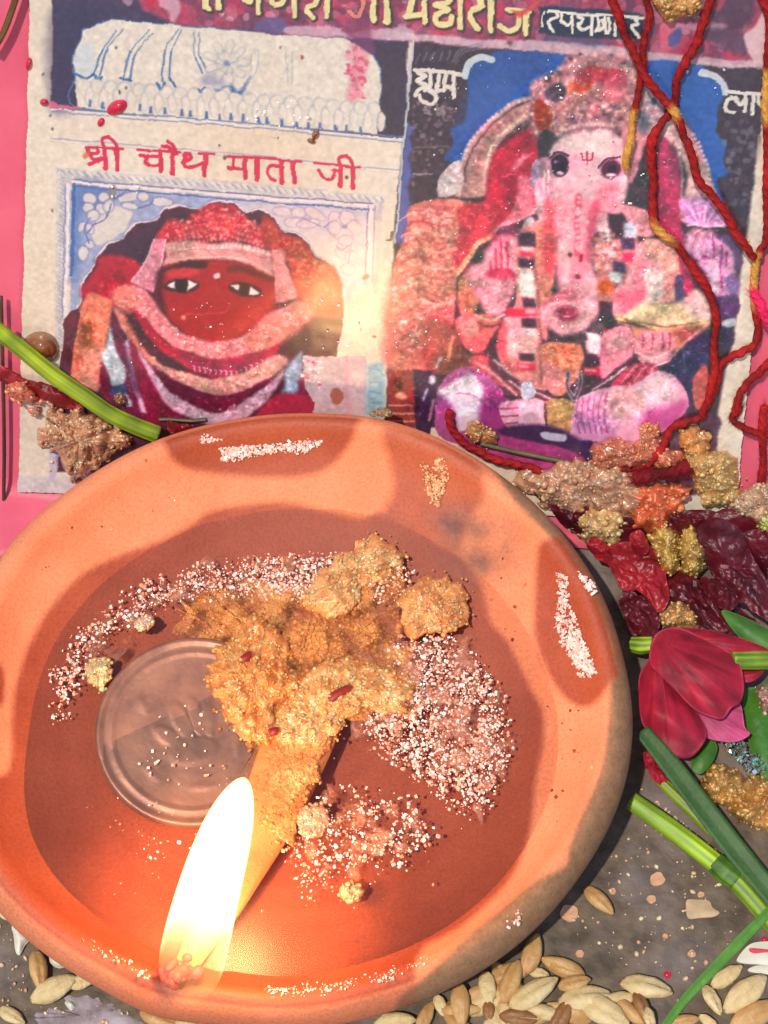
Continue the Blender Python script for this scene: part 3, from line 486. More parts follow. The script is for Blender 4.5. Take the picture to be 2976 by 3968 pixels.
b.speck([(300, 200), (480, 220), (500, 420), (330, 560)], 70, 14, [(236, 196, 200), (130, 80, 100), (232, 150, 140)], 36, .8)
b.poly([(640, 360), (700, 260), (900, 280), (965, 450), (985, 700), (700, 765), (560, 830), (460, 860), (480, 640), (560, 540)], (226, 150, 162), 1, 4, True, .10)
b.poly([(700, 260), (900, 290), (960, 460), (960, 700), (860, 720), (840, 480), (740, 400)], (216, 160, 150), .9, 12, True, .22); b.poly([(715, 490), (800, 460), (850, 560), (832, 720), (712, 745), (700, 600)], (226, 194, 194), 1, 10)
b.poly([(940, 540), (1000, 560), (1000, 775), (948, 775)], (92, 84, 116), 1, 4); b.poly([(500, 680), (700, 640), (680, 760), (540, 830)], (220, 92, 122), .7, 24)
b.poly([(985, -60), (1280, -60), (1345, 110), (1200, 155), (1040, 130), (1000, 60)], (212, 152, 200), 1, 4, True, .12)
for i in range(9): b.stroke([(1010 + i * 36, 0), (1090 + i * 14, 110)], 14, (240, 206, 226) if i % 2 else (170, 90, 160), .8)
b.stroke([(1040, 145), (1340, 140)], 18, (234, 190, 216), .9)
b.poly([(1005, 270), (1060, 190), (1180, 170), (1260, 210), (1410, 370), (1405, 500), (1445, 630), (1385, 715), (1240, 695), (1180, 560), (1100, 420), (1020, 340)], (214, 152, 190), 1, 3, True, .12)
for i in range(5): b.stroke([(1005 + i * 34, 330 - i * 4), (1030 + i * 38, 230 - i * 6), (1110 + i * 18, 185)], 12, (240, 204, 190) if i % 2 else (180, 100, 130), .8)
for s in ([(1230, 200), (1240, 330), (1240, 400)], [(1300, 300), (1300, 440)], [(1340, 350), (1340, 460)], [(1150, 380), (1260, 410)], [(1290, 420), (1300, 640)]): b.stroke(s, 20, (150, 60, 124), .85)
b.poly([(1180, 430), (1270, 420), (1280, 660), (1210, 640)], (232, 182, 208), .9, 8); b.poly([(1320, 560), (1410, 520), (1440, 620), (1380, 690)], (110, 96, 150), .7, 12); b.poly([(1260, 220), (1420, 250), (1450, 460), (1400, 480), (1380, 340)], (110, 84, 130), .85, 10)
b.poly([(1190, 720), (1420, 680), (1410, 850), (1280, 860)], (110, 74, 120), .95, 8, True, .14); b.poly([(1290, 880), (1390, 860), (1380, 1060), (1300, 1080)], (74, 64, 92), 1, 6, True, .12); b.poly([(1310, 880), (1400, 860), (1400, 920), (1300, 920)], (210, 206, 214), .8, 6)
b.poly([(600, 805), (700, 742), (950, 745), (1040, 700), (1110, 640), (1190, 760), (1205, 880), (1100, 925), (800, 942), (620, 885), (480, 880)], (226, 194, 164), 1, 3, True, .10); b.poly([(1000, 730), (1110, 650), (1190, 770), (1200, 860), (1100, 850)], (228, 176, 190), .8, 30)
b.stroke([(490, 872), (620, 890), (800, 946), (960, 940), (1200, 890)], 26, (232, 196, 150)); b.stroke([(520, 862), (700, 912), (900, 925), (1130, 885)], 15, (150, 96, 76))
b.poly([(500, 898), (800, 955), (1200, 905), (1050, 1030), (950, 1115), (640, 1105), (600, 950)], (224, 148, 122), 1, 3, True, .10); b.poly([(940, 960), (1180, 915), (1050, 1030), (980, 1040)], (170, 80, 90), .7, 16)
b.poly([(620, 1060), (660, 980), (720, 962), (790, 972), (860, 962), (905, 990), (930, 1080), (880, 1190), (740, 1230), (660, 1180)], (228, 152, 168), 1, 3, True, .06)
for x in (690, 765, 845, 900): b.stroke([(x, 985), (x - 8, 1110)], 16, (176, 66, 100), .9)
b.stroke([(640, 1140), (760, 1170), (900, 1120)], 14, (236, 190, 196)); b.stroke([(660, 1190), (760, 1235), (880, 1200)], 14, (240, 206, 214))
b.stroke([(1200, 905), (1060, 1010), (960, 1110), (890, 1200)], 16, (216, 160, 180), .9)
b.poly([(380, 985), (560, 930), (625, 1060), (600, 1190), (480, 1255), (370, 1340), (335, 1150)], (226, 142, 162), 1, 4, True, .06); b.poly([(420, 1020), (540, 980), (570, 1080), (450, 1100)], (234, 176, 188), .7, 30)
b.poly([(840, 1290), (980, 1110), (1190, 960), (1215, 1150), (1130, 1400), (1060, 1560), (1000, 1600), (1040, 1450), (960, 1340)], (68, 62, 98), 1, 4, True, .12); b.stroke([(1005, 1100), (1010, 1280)], 14, (110, 110, 150), .7)
for r in ((250, 985, 355, 1150, (222, 200, 210)), (215, 1165, 350, 1245, DK), (215, 1245, 360, 1320, RD), (230, 1262, 320, 1285, (240, 190, 196))): blk(*r)
b.poly([(-110, 1000), (-40, 1050), (120, 1080), (260, 1010), (240, 1060), (120, 1130), (-60, 1100)], (120, 78, 96), .95, 4, True, .2)
b.poly([(-80, 1070), (210, 1080), (205, 1260), (90, 1450), (-40, 1440), (-90, 1200)], (218, 136, 116), 1, 5, True, .2); b.speck([(-70, 1090), (200, 1090), (190, 1240), (60, 1260), (-80, 1180)], 80, 12, [(240, 180, 150), (196, 90, 70)], 37, .8)
b.poly([(-90, 1200), (60, 1300), (40, 1440), (-60, 1420)], (228, 140, 150), .9, 8)
for c, w in (((176, 160, 180), 40), ((86, 60, 84), 18)):
    b.stroke([(105, 1300), (110, 1400), (150, 1500)], w, c); b.stroke([(195, 1300), (200, 1400), (160, 1500)], w, c)
# --- legs, sashes, foot of the panel
b.at(*CR_G)
b.poly([(640, 1180), (760, 1160), (900, 1280), (1130, 1440), (1300, 1500), (1240, 1540), (1050, 1490), (880, 1390), (700, 1300)], (190, 90, 100), 1, 4, True, .14)
b.poly([(800, 1170), (900, 1250), (1000, 1350), (1130, 1410), (1300, 1490), (1280, 1520), (1060, 1470), (930, 1370), (800, 1250)], (104, 58, 84), .95, 5)
for s in ([(700, 1210), (860, 1330), (1000, 1470)], [(950, 1360), (1060, 1450)], [(1120, 1440), (1290, 1510)], [(830, 1190), (960, 1310)]): b.stroke(s, 20, (226, 176, 186), .9)
b.poly([(1040, 1390), (1120, 1370), (1140, 1460), (1080, 1520), (1040, 1480)], (196, 190, 214), 1, 4, True, .15)
b.poly([(0, 1270), (200, 1270), (215, 1659), (215, 1850), (0, 1800)], (150, 72, 72), 1, 5, False, .12)
for y in (1540, 1600, 1660): b.stroke([(10, y), (200, y + 6)], 18, (214, 150, 136), .9, 1, False)
b.ell(110, 1470, 50, 26, (216, 160, 140), .9); b.ell(100, 1400, 40, 36, (120, 70, 50), .8)
b.poly([(205, 1270), (350, 1280), (385, 1420), (360, 1659), (320, 1850), (225, 1850)], (72, 56, 84), 1, 5, False, .12); b.stroke([(310, 1420), (280, 1500)], 20, (190, 190, 206), .8); b.stroke([(360, 1500), (325, 1659)], 22, (206, 150, 160), .8); b.ell(350, 1350, 26, 36, (190, 196, 206), .9)
b.poly([(395, 1430), (490, 1290), (620, 1248), (770, 1300), (870, 1400), (910, 1540), (900, 1750), (700, 1850), (420, 1800), (370, 1600)], (176, 92, 152), 1, 4, True, .08)
b.poly([(400, 1440), (500, 1370), (640, 1300), (740, 1420), (700, 1659), (560, 1760), (520, 1560)], (216, 200, 216), .95, 26)
for s in ([(420, 1420), (520, 1330), (600, 1300)], [(540, 1450), (660, 1470), (760, 1540)]): b.stroke(s, 14, (150, 70, 130), .7)
b.poly([(820, 1400), (920, 1500), (930, 1750), (780, 1800), (720, 1600)], (150, 46, 122), .7, 40)
b.poly([(880, 1540), (1020, 1500), (1200, 1510), (1240, 1600), (1200, 1740), (960, 1740), (880, 1640)], (218, 172, 192), 1, 5, True, .08)
for y in (1560, 1620, 1680): b.stroke([(880, y + 20), (1010, y + 6)], 20, (180, 50, 100), .8)
b.poly([(1240, 1520), (1430, 1515), (1450, 1680), (1400, 1800), (1240, 1760)], (200, 152, 112), 1, 4, True, .25); b.stroke([(1230, 1540), (1230, 1700)], 22, (90, 56, 76), .9)
b.at(*CR_H)
b.poly([(400, 1420), (560, 1260), (700, 1210), (800, 1260), (700, 1380), (500, 1420), (280, 1480)], (186, 70, 100), 1, 5, True, .1)
for i in range(5): b.stroke([(520 + i * 50, 1380 - i * 6), (580 + i * 46, 1290 - i * 10), (640 + i * 36, 1240)], 14, (232, 170, 190) if i % 2 == 0 else (120, 50, 84), .85)
b.stroke([(330, 1400), (460, 1290), (600, 1180)], 22, (92, 56, 84)); b.stroke([(300, 1430), (450, 1330), (560, 1240)], 14, (226, 190, 206))
leg = [(150, 1620), (180, 1500), (430, 1400), (600, 1395), (760, 1285), (860, 1280), (965, 1335), (1045, 1500), (985, 1630), (850, 1740), (700, 1800), (500, 1900), (250, 1950), (130, 1850)]
b.poly(leg, (226, 164, 192), 1, 4, True, .06); b.poly([(640, 1400), (780, 1310), (930, 1350), (970, 1460), (850, 1530), (700, 1500)], (234, 196, 208), .8, 50); b.poly([(430, 1440), (580, 1410), (700, 1470), (680, 1600), (500, 1640), (420, 1560)], (222, 172, 176), .85, 24, True, .1)
b.poly([(700, 1620), (900, 1540), (1030, 1500), (985, 1640), (850, 1740), (700, 1800)], (196, 70, 150), .75, 44); b.poly([(160, 1600), (420, 1640), (480, 1850), (200, 1930)], (196, 140, 186), .8, 30)
for i in range(6): b.stroke([(190 + i * 44, 1500 - i * 12), (170 + i * 44, 1600), (200 + i * 44, 1760)], 14, (166, 60, 130), .75)
for x in (400, 510, 555, 585, 650, 630): b.ell(x, 1555 if x < 620 else 1600, 12, 10, (244, 222, 220), .95)
b.poly([(1080, 1340), (1180, 1220), (1200, 1500), (1100, 1560)], (206, 110, 104), .9, 8, True, .2)
b.at(1476, 900, .9042)
b.poly([(500, 850), (720, 830), (860, 900), (950, 990), (900, 1030), (560, 930)], (74, 48, 88), 1, 3, True, .1)
b.poly([(430, 850), (540, 880), (840, 950), (880, 1060), (500, 1000), (300, 880)], (178, 70, 136), .95, 8, True, .16)
b.poly([(690, 860), (790, 870), (780, 900), (700, 890)], (200, 200, 220), .9, 5); b.poly([(860, 900), (960, 920), (940, 1000), (880, 980)], (64, 44, 96), 1, 6)
b.poly([(1240, 830), (1440, 780), (1440, 900), (1400, 1100), (1230, 1100)], (90, 60, 84), .9, 8, True, .2)
# --- wear: red powder washed over the sheet, specks, grease, fine mottling
b.at(*CR_A)
b.poly([(395, 780), (470, 810), (600, 820), (610, 842), (390, 830)], (214, 110, 140), .9, 4); b.ell(345, 790, 30, 22, (214, 150, 160), .7)
for x, y in ((895, 365), (405, 1000), (338, 575), (388, 893), (978, 678), (408, 1632)): b.ell(x, y, 9, 12, (92, 80, 70), .9)
b.ell(932, 716, 10, 20, (60, 56, 54)); b.ell(870, 1490, 28, 60, (150, 140, 130), .8, 10)
b.at(*CR_B)
for x, y, r, c in ((847, 441, 14, (150, 70, 70)), (676, 363, 9, (120, 110, 100)), (198, 1132, 10, (90, 84, 76)), (234, 1224, 14, (90, 84, 70)), (905, 918, 9, (140, 130, 120)), (1187, 1362, 12, (110, 40, 40))): b.ell(x, y, r, r * 1.1, c, .95)
b.at(*CR_D); b.ell(1335, 585, 28, 16, (120, 60, 50), .95, -25); b.ell(1400, 1050, 14, 9, (110, 50, 40), .9, 20); b.stroke([(1545, 230), (1530, 290), (1500, 300)], 22, (120, 96, 70), .9)
H_, W_ = canvas.shape[:2]
# the print is coarse: ragged ink edges, busy ornament inside the figures
yy_, xx_ = np.mgrid[0:H_, 0:W_]
wx = (vnoise((H_, W_), 5, 81, 2) - .5) * 1.3 + (vnoise((H_, W_), 14, 83) - .5) * 2.2; wy = (vnoise((H_, W_), 5, 82, 2) - .5) * 1.3 + (vnoise((H_, W_), 14, 84) - .5) * 2.2
canvas = canvas[np.clip(np.rint(yy_ + wy), 0, H_ - 1).astype(int), np.clip(np.rint(xx_ + wx), 0, W_ - 1).astype(int)]
def figmask(crop, pts, soft):
    b.at(*crop); q = crom(b.px(pts), 5, True); return np.clip(.5 + sdf(xx_, yy_, q) / (2 * soft), 0, 1)
fm = figmask(CR_E, [(1100, 640), (1390, 430), (1900, 430), (2000, 640), (2300, 1000), (2500, 1300), (2620, 1700), (2720, 2200), (2650, 2600), (2300, 3000), (1800, 3350), (900, 3200), (300, 3250), (-20, 2900), (60, 1900), (350, 1500), (600, 1100)], 8)
fm2 = figmask(CR_C, [(600, 820), (1200, 250), (1420, 90), (1700, 10), (1900, 100), (2200, 240), (2640, 640), (2500, 1200), (2300, 1500), (1700, 1700), (1000, 1700), (540, 1400)], 8)
face = figmask(CR_F, [(80, 1080), (400, 1030), (530, 1150), (540, 1350), (420, 1500), (280, 1800), (280, 2100), (60, 2100), (60, 1500), (-20, 1250)], 20)
wface = figmask(CR_C, [(1245, 515), (1700, 455), (2090, 582), (2100, 850), (1860, 1042), (1500, 1060), (1230, 840)], 12)
m_ = np.clip(fm * (1 - .75 * face) + fm2 * (1 - .85 * wface) * .8, 0, 1)[..., None]
def blur(im, sg):
    r = int(sg * 3); k = np.exp(-np.arange(-r, r + 1) ** 2 / (2 * sg * sg)); k /= k.sum(); p = np.pad(im, ((r, r), (r, r), (0, 0)), 'edge'); o = np.zeros((im.shape[0], p.shape[1], 3))
    for i, w in enumerate(k): o += w * p[i:i + im.shape[0]]
    q = np.zeros_like(im)
    for i, w in enumerate(k): q += w * o[:, i:i + im.shape[1]]
    return q
eyes = np.clip(sum(figmask(CR_F, [(x - 90, y - 110), (x + 90, y - 110), (x + 90, y + 110), (x - 90, y + 110)], 4) for x, y in ((45, 1290), (440, 1315))) + figmask(CR_F, [(190, 1170), (320, 1170), (320, 1300), (190, 1300)], 4), 0, 1)[..., None]
fb_ = fm[..., None] * (1 - eyes); fat = blur(canvas, 6.0); thin = blur(canvas, 1.8)
canvas = canvas * (1 - .7 * fb_) + (thin * .72 + fat * .28) * .7 * fb_ ; canvas += (canvas - fat) * .35 * fb_
body = figmask(CR_E, [(1180, 900), (1390, 480), (1850, 470), (1930, 900), (2150, 1500), (2350, 2000), (2400, 2500), (2250, 2900), (1700, 3100), (1000, 3100), (450, 2900), (150, 2400), (250, 1700), (700, 1500), (1000, 1250)], 30)[..., None] * (1 - eyes)
canvas += (np.array([222, 146, 160.]) - canvas) * .08 * body
mu = np.array([168, 108, 124.]); canvas += (canvas - mu) * .22 * np.clip(fm + .6 * fm2, 0, 1)[..., None]
canvas = canvas * (1 - .4 * fm2[..., None]) + blur(canvas, 1.5) * .4 * fm2[..., None]
t1 = vnoise((H_, W_), 3.0, 85)[..., None]; t2 = vnoise((H_, W_), 6.5, 86)[..., None]; t3 = vnoise((H_, W_), 16, 87)[..., None]
canvas = canvas * (1 + m_ * (.16 * (t1 - .5) + .24 * (t2 - .5) + .34 * (t3 - .5)))
canvas += m_ * (np.clip(t1 - .80, 0, 1) * 260 - np.clip(.18 - t1, 0, 1) * 130) * np.array([1, .92, .88])
canvas += m_ * (t3 - .5) * np.array([10, -18, -10.])
pp = vnoise((H_, W_), 34, 88, 2)[..., None]; canvas += np.clip(pp - .58, 0, 1) * fm[..., None] * np.array([60, -50, 0.])
canvas *= (0.95 + 0.10 * vnoise((H_, W_), 5, 71, 2))[..., None]
canvas += (vnoise((H_, W_), 3, 72)[..., None] - .5) * 8
canvas = np.clip(canvas * np.array([1.03, 1.0, .96]), 12, 248)
# ------------------------------------------------------------------ builders
def link(name, me, m=None, parent=None, origin=(0, 0, 0)):
    o = bpy.data.objects.new(name, me); col.objects.link(o)
    if m is not None and not me.materials: me.materials.append(m)
    o['_o'] = [float(v) for v in origin]
    po = np.array(parent['_o']) if parent is not None else np.zeros(3)
    o.parent = parent; o.location = Vector((np.array(origin) - po) * MM)
    return o
def mesh(name, V, F, m=None, parent=None, smooth=True, origin=None, tint=None, cname='tint'):
    """V in mm (world), F list of faces or (n,3)/(n,4) array; origin = base of the thing"""
    V = np.asarray(V, float)
    if origin is None: origin = (V[:, 0].mean(), V[:, 1].mean(), V[:, 2].min())
    me = bpy.data.meshes.new(name)
    if isinstance(F, np.ndarray):
        k = F.shape[1]; n = len(F)
        me.vertices.add(len(V)); me.vertices.foreach_set('co', ((V - np.array(origin)) * MM).astype(np.float32).ravel())
        me.loops.add(n * k); me.loops.foreach_set('vertex_index', F.astype(np.int32).ravel())
        me.polygons.add(n); me.polygons.foreach_set('loop_start', np.arange(0, n * k, k, dtype=np.int32)); me.polygons.foreach_set('loop_total', np.full(n, k, np.int32))
        me.update(calc_edges=True); me.validate()
    else:
        me.from_pydata(((V - np.array(origin)) * MM).tolist(), [], [list(map(int, f)) for f in F]); me.update()
    me.polygons.foreach_set('use_smooth', np.full(len(me.polygons), smooth, bool))
    if tint is not None:
        a = me.color_attributes.new(cname, 'FLOAT_COLOR', 'POINT')
        t = np.asarray(tint, np.float32)
        if t.shape[1] == 3: t = np.hstack([t, np.ones((len(t), 1), np.float32)])
        a.data.foreach_set('color', t.ravel())
    return link(name, me, m, parent, origin)
def tag(o, label=None, cat=None, group=None, kind=None):
    if label: o['label'] = label
    if cat: o['category'] = cat
    if group: o['group'] = group
    if kind: o['kind'] = kind
    return o
def thing(name, label, cat, origin, group=None):
    o = bpy.data.objects.new(name, None); col.objects.link(o); o.empty_display_size = 0.003
    o['_o'] = [float(v) for v in origin]; o.location = Vector(np.array(origin) * MM)
    return tag(o, label, cat, group)
def mat(name, c=(128, 128, 128), c2=None, nscale=900, rough=.5, bump=0.0, bscale=1500, bdist=.0003, spec=.5, sss=0, sssr=(1, .4, .2), sssd=.001, coat=0, attr=None, trans=0, detail=4, rvar=0, metal=0, wave=None, mulvar=.0):
    m = bpy.data.materials.new(name); m.use_nodes = True; nt = m.node_tree; N = nt.nodes; L = nt.links
    p = N['Principled BSDF']; tc = N.new('ShaderNodeTexCoord')
    p.inputs['Roughness'].default_value = rough; p.inputs['Specular IOR Level'].default_value = spec; p.inputs['Metallic'].default_value = metal
    p.inputs['Coat Weight'].default_value = coat; p.inputs['Coat Roughness'].default_value = .15
    def nz(sc, det=4):
        n = N.new('ShaderNodeTexNoise'); n.inputs['Scale'].default_value = sc; n.inputs['Detail'].default_value = det; L.new(tc.outputs['Object'], n.inputs['Vector']); return n
    src = None
    if attr:
        a = N.new('ShaderNodeVertexColor'); a.layer_name = attr; src = a.outputs[0]
        if mulvar:
            n = nz(nscale, detail); mr = N.new('ShaderNodeMapRange'); mr.inputs[1].default_value = .3; mr.inputs[2].default_value = .7; mr.inputs[3].default_value = 1 - mulvar; mr.inputs[4].default_value = 1 + mulvar
            L.new(n.outputs[0], mr.inputs[0]); mx = N.new('ShaderNodeMix'); mx.data_type = 'RGBA'; mx.blend_type = 'MULTIPLY'; mx.inputs[0].default_value = 1
            L.new(src, mx.inputs[6]); L.new(mr.outputs[0], mx.inputs[7]); src = mx.outputs[2]
    elif c2 is not None:
        n = nz(nscale, detail); r = N.new('ShaderNodeValToRGB'); r.color_ramp.elements[0].position = .35; r.color_ramp.elements[1].position = .65
        r.color_ramp.elements[0].color = (*lin(c), 1); r.color_ramp.elements[1].color = (*lin(c2), 1); L.new(n.outputs[0], r.inputs[0]); src = r.outputs[0]
    if src is not None: L.new(src, p.inputs['Base Color'])
    else: p.inputs['Base Color'].default_value = (*lin(c), 1)
    if sss:
        p.inputs['Subsurface Weight'].default_value = sss; p.inputs['Subsurface Radius'].default_value = sssr; p.inputs['Subsurface Scale'].default_value = sssd
    if trans: p.inputs['Transmission Weight'].default_value = trans
    if rvar:
        n = nz(bscale * .7, 3); mr = N.new('ShaderNodeMapRange'); mr.inputs[3].default_value = rough - rvar; mr.inputs[4].default_value = rough + rvar; L.new(n.outputs[0], mr.inputs[0]); L.new(mr.outputs[0], p.inputs['Roughness'])
    if bump:
        n = nz(bscale, 5); bp = N.new('ShaderNodeBump'); bp.inputs['Strength'].default_value = bump; bp.inputs['Distance'].default_value = bdist; L.new(n.outputs[0], bp.inputs['Height']); L.new(bp.outputs[0], p.inputs['Normal'])
    return m
def rings(outline, S, zc, n=40, ss=(1, .93, .8, .6, .38, .16), bulge=1.0, thick=.4, wr=0.0, wk=9, seed=0, slope=(0, 0), centre=None, edge=0.0):
    """a petal / leaf / flake: traced outline, domed, wrinkled, with a thickness. S(x, y, h) lifts the picture position to the surface"""
    q = crom(np.asarray(outline, float), max(2, int(n / len(outline)) + 1), True)
    d = np.r_[0, np.cumsum(np.hypot(*np.diff(np.vstack([q, q[:1]]), axis=0).T))]; u = np.linspace(0, d[-1], n, endpoint=False)
    qq = np.vstack([q, q[:1]]); q = np.stack([np.interp(u, d, qq[:, 0]), np.interp(u, d, qq[:, 1])], -1)
    c = q.mean(0) if centre is None else np.asarray(centre, float); size = np.abs(q - c).max()
    g = np.random.default_rng(seed); ph = g.random(4) * 6.28; ax = g.random() * 3.14
    def hh(p, s):
        v = (p - c) / size; w = v[:, 0] * math.cos(ax) + v[:, 1] * math.sin(ax); w2 = -v[:, 0] * math.sin(ax) + v[:, 1] * math.cos(ax)
        rr = wr * (np.sin(wk * w + ph[0] + 1.6 * np.sin(2.2 * w2 + ph[1])) * .6 + np.sin(wk * 1.9 * w + ph[2] + 2 * w2) * .3)
        return zc + bulge * (1 - s * s) + rr + v[:, 0] * slope[0] + v[:, 1] * slope[1] + edge * s ** 6 * np.sin(np.arctan2(v[:, 1], v[:, 0]) * 3 + ph[3])
    T = []; 
    for s in ss: p = c + (q - c) * s; T.append(S(p[:, 0], p[:, 1], hh(p, s)))
    T.append(S(c[:1], c[1:2], hh(c[None], 0)))
    top = np.vstack(T); m = len(top); bot = top.copy(); bot[:, 2] -= thick * np.r_[np.full(n, .5), np.ones(m - n)]
    F = []; k = len(ss)
    for off, fl in ((0, 0), (m, 1)):
        for i in range(k - 1):
            for j in range(n):
                f = [off + i * n + j, off + i * n + (j + 1) % n, off + (i + 1) * n + (j + 1) % n, off + (i + 1) * n + j]; F.append(f[::-1] if not fl else f)
        for j in range(n):
            f = [off + (k - 1) * n + j, off + (k - 1) * n + (j + 1) % n, off + m - 1]; F.append(f[::-1] if not fl else f)
    for j in range(n): F.append([j, m + j, m + (j + 1) % n, (j + 1) % n])
    return np.vstack([top, bot]), F
def frames(P):
    P = np.asarray(P, float); T = np.gradient(P, axis=0); T /= np.linalg.norm(T, axis=1)[:, None]
    up = np.array([0, -.3, 1.0]); N1 = []
    for t in T:
        s = np.cross(t, up); s /= np.linalg.norm(s); N1.append(s)
    N1 = np.array(N1); return T, N1, np.cross(N1, T)
def sweep(P, R, prof, twist=0.0, flat=1.0):
    """tube of a given cross-section (k,2) along P, radius R per point"""
    T, A, B_ = frames(P); n = len(P); k = len(prof); R = np.broadcast_to(R, n)
    d = np.r_[0, np.cumsum(np.linalg.norm(np.diff(P, axis=0), axis=1))]; V = []
    for i in range(n):
        a = d[i] * twist; c, s = math.cos(a), math.sin(a)
        x = prof[:, 0] * c - prof[:, 1] * s; y = prof[:, 0] * s + prof[:, 1] * c
        V.append(P[i] + R[i] * (x[:, None] * A[i] + flat * y[:, None] * B_[i]))
    V = np.vstack(V); F = []
    for i in range(n - 1):
        for j in range(k): F.append([i * k + j, i * k + (j + 1) % k, (i + 1) * k + (j + 1) % k, (i + 1) * k + j])
    F.append(list(range(k))[::-1]); F.append([(n - 1) * k + j for j in range(k)])
    return V, F, d
def circ(k, lobes=0, amp=0.0):
    t = np.linspace(0, 2 * np.pi, k, endpoint=False); r = 1 + amp * np.cos(lobes * t); return np.stack([r * np.cos(t), r * np.sin(t)], -1)
def ico(sub):
    bm = bmesh.new(); bmesh.ops.create_icosphere(bm, subdivisions=sub, radius=1.0); V = np.array([v.co[:] for v in bm.verts]); F = np.array([[v.index for v in f.verts] for f in bm.faces]); bm.free(); return V, F
ICO1, ICO2, ICO3 = ico(1), ico(2), ico(3)
def rotm(g, n):
    q = g.normal(size=(n, 4)); q /= np.linalg.norm(q, axis=1)[:, None]; w, x, y, z = q.T
    return np.stack([np.stack([1 - 2 * (y * y + z * z), 2 * (x * y - z * w), 2 * (x * z + y * w)], -1), np.stack([2 * (x * y + z * w), 1 - 2 * (x * x + z * z), 2 * (y * z - x * w)], -1), np.stack([2 * (x * z - y * w), 2 * (y * z + x * w), 1 - 2 * (x * x + y * y)], -1)], 1)
def scatter_mesh(C, R, base, g, aniso=.35):
    V0, F0 = base; n = len(C); Q = rotm(g, n); sc = 1 + aniso * (g.random((n, 3)) * 2 - 1)
    V = np.einsum('nij,nvj->nvi', Q, V0[None] * sc[:, None, :]) * np.asarray(R)[:, None, None] + C[:, None, :]
    F = F0[None] + (np.arange(n) * len(V0))[:, None, None]
    return V.reshape(-1, 3), F.reshape(-1, F0.shape[1])
def rand_in(poly, n, g):
    p = np.asarray(poly, float); lo, hi = p.min(0), p.max(0); out = np.zeros((0, 2))
    while len(out) < n:
        q = lo + g.random((n * 3, 2)) * (hi - lo); out = np.vstack([out, q[in_poly(q[:, 0], q[:, 1], p)]])
    return out[:n]
def area(p): p = np.asarray(p, float); return .5 * abs(np.dot(p[:, 0], np.roll(p[:, 1], 1)) - np.dot(p[:, 1], np.roll(p[:, 0], 1)))
def fnoise(P, sc, seed, oc=3):
    out = np.zeros(len(P)); a = 1.0
    for o in range(oc):
        out += a * np.array([mnoise.noise(Vector((x * sc, y * sc, z * sc + seed * 7.3))) for x, y, z in P]); sc *= 2.3; a *= .6
    return out
def lump(name, poly, S, h, c, label, cat, m, grain=.5, dens=2.6, seed=0, group=None, z0=0.0, var=.14, c2=None, rough_edge=.13, spill=.3):
    """a moist crumbly lump: a craggy dome with half-sunk granules and loose bits at its foot"""
    g = np.random.default_rng(seed); p = crom(np.asarray(poly, float), 4, True); A_ = area(p)
    p = p + (g.random(p.shape) - .5) * rough_edge * np.sqrt(A_); p = crom(p, 3, True); p = p + (g.random(p.shape) - .5) * 5
    dmax = np.sqrt(A_) * .40
    def hgt(x, y):
        x = np.atleast_1d(x); y = np.atleast_1d(y); d = np.clip(sdf(x, y, p) / dmax, 0, 1); b_ = np.sqrt(1 - (1 - d) ** 2)
        P2 = np.stack([x / 17, y / 17, 0 * x], -1); cr = fnoise(P2, .32, seed, 2); fine = fnoise(P2, 1.3, seed + 3, 2)
        return h * b_ * (1 + .7 * cr) + np.clip(b_ * 3, 0, 1) * min(.55, .3 * h + .15) * np.abs(fine) * 1.5
    n_o = int(np.clip(np.sqrt(A_) * .9, 40, 190)); nr_ = int(np.clip(np.sqrt(A_) / 7, 7, 34)); ss = tuple(np.linspace(1, .06, nr_))
    V, F = rings(p, lambda x, y, z: S(x, y, z0 + hgt(x, y) - .12), 0, n=n_o, ss=ss, bulge=0, thick=.05)
    V = V[:len(V) // 2]; F = [f for f in F if max(f) < len(V)]
    T = np.array([[f[0], f[1], f[2]] for f in F] + [[f[0], f[2], f[3]] for f in F if len(f) == 4])
    n = int(A_ / 17.2 ** 2 * dens / (grain / .5) ** 2 * .45) + 8
    q = rand_in(p, n, g); ns = int(n * spill); q[:ns] = q[:ns] + g.normal(size=(ns, 2)) * min(16, .12 * np.sqrt(A_)); r = grain * (.5 + 1.5 * g.random(n) ** 3)
    C = S(q[:, 0], q[:, 1], z0 + hgt(q[:, 0], q[:, 1]) + (g.random(n) - .9) * grain * .7 - r * .35)
    V2, F2 = scatter_mesh(C, r, ICO1, g, .5)
    ca, cb = np.array(c, float), np.array(c if c2 is None else c2, float)
    cols = lin(np.clip(ca + (cb - ca) * g.random((n, 1)) + g.normal(size=(n, 1)) * 255 * var * .4, 5, 245))
    tn = np.clip(.5 + .8 * fnoise(V, .9, seed + 9, 3), 0, 1)[:, None]; t1 = lin(np.clip(ca * .9 + (cb - ca * .9) * tn, 5, 245))
    o = mesh(name, np.vstack([V, V2]), np.vstack([T, F2 + len(V)]), m, tint=np.vstack([t1, np.repeat(cols, len(ICO1[0]), 0)]))
    return tag(o, label, cat, group)
G = lambda x, y, h=0.0: at(x, y, np.asarray(h)[..., None] if np.ndim(h) else h)
def at(x, y, z=0.0):
    d = ray(x, y); z = np.asarray(z, float)
    t = ((z if z.ndim == 0 else z.reshape(z.shape[:1] if z.ndim > 1 else z.shape)) - CAM[2]) / d[..., 2]
    return CAM + d * (t[..., None] if np.ndim(t) else t)
def K(x, y, h=0.0):                               # on the leaning card
    d = ray(x, y); t = ((CARD_O - CAM) @ CN + np.asarray(h)) / (d @ CN)
    return CAM + d * (np.asarray(t)[..., None] if np.ndim(t) else t)
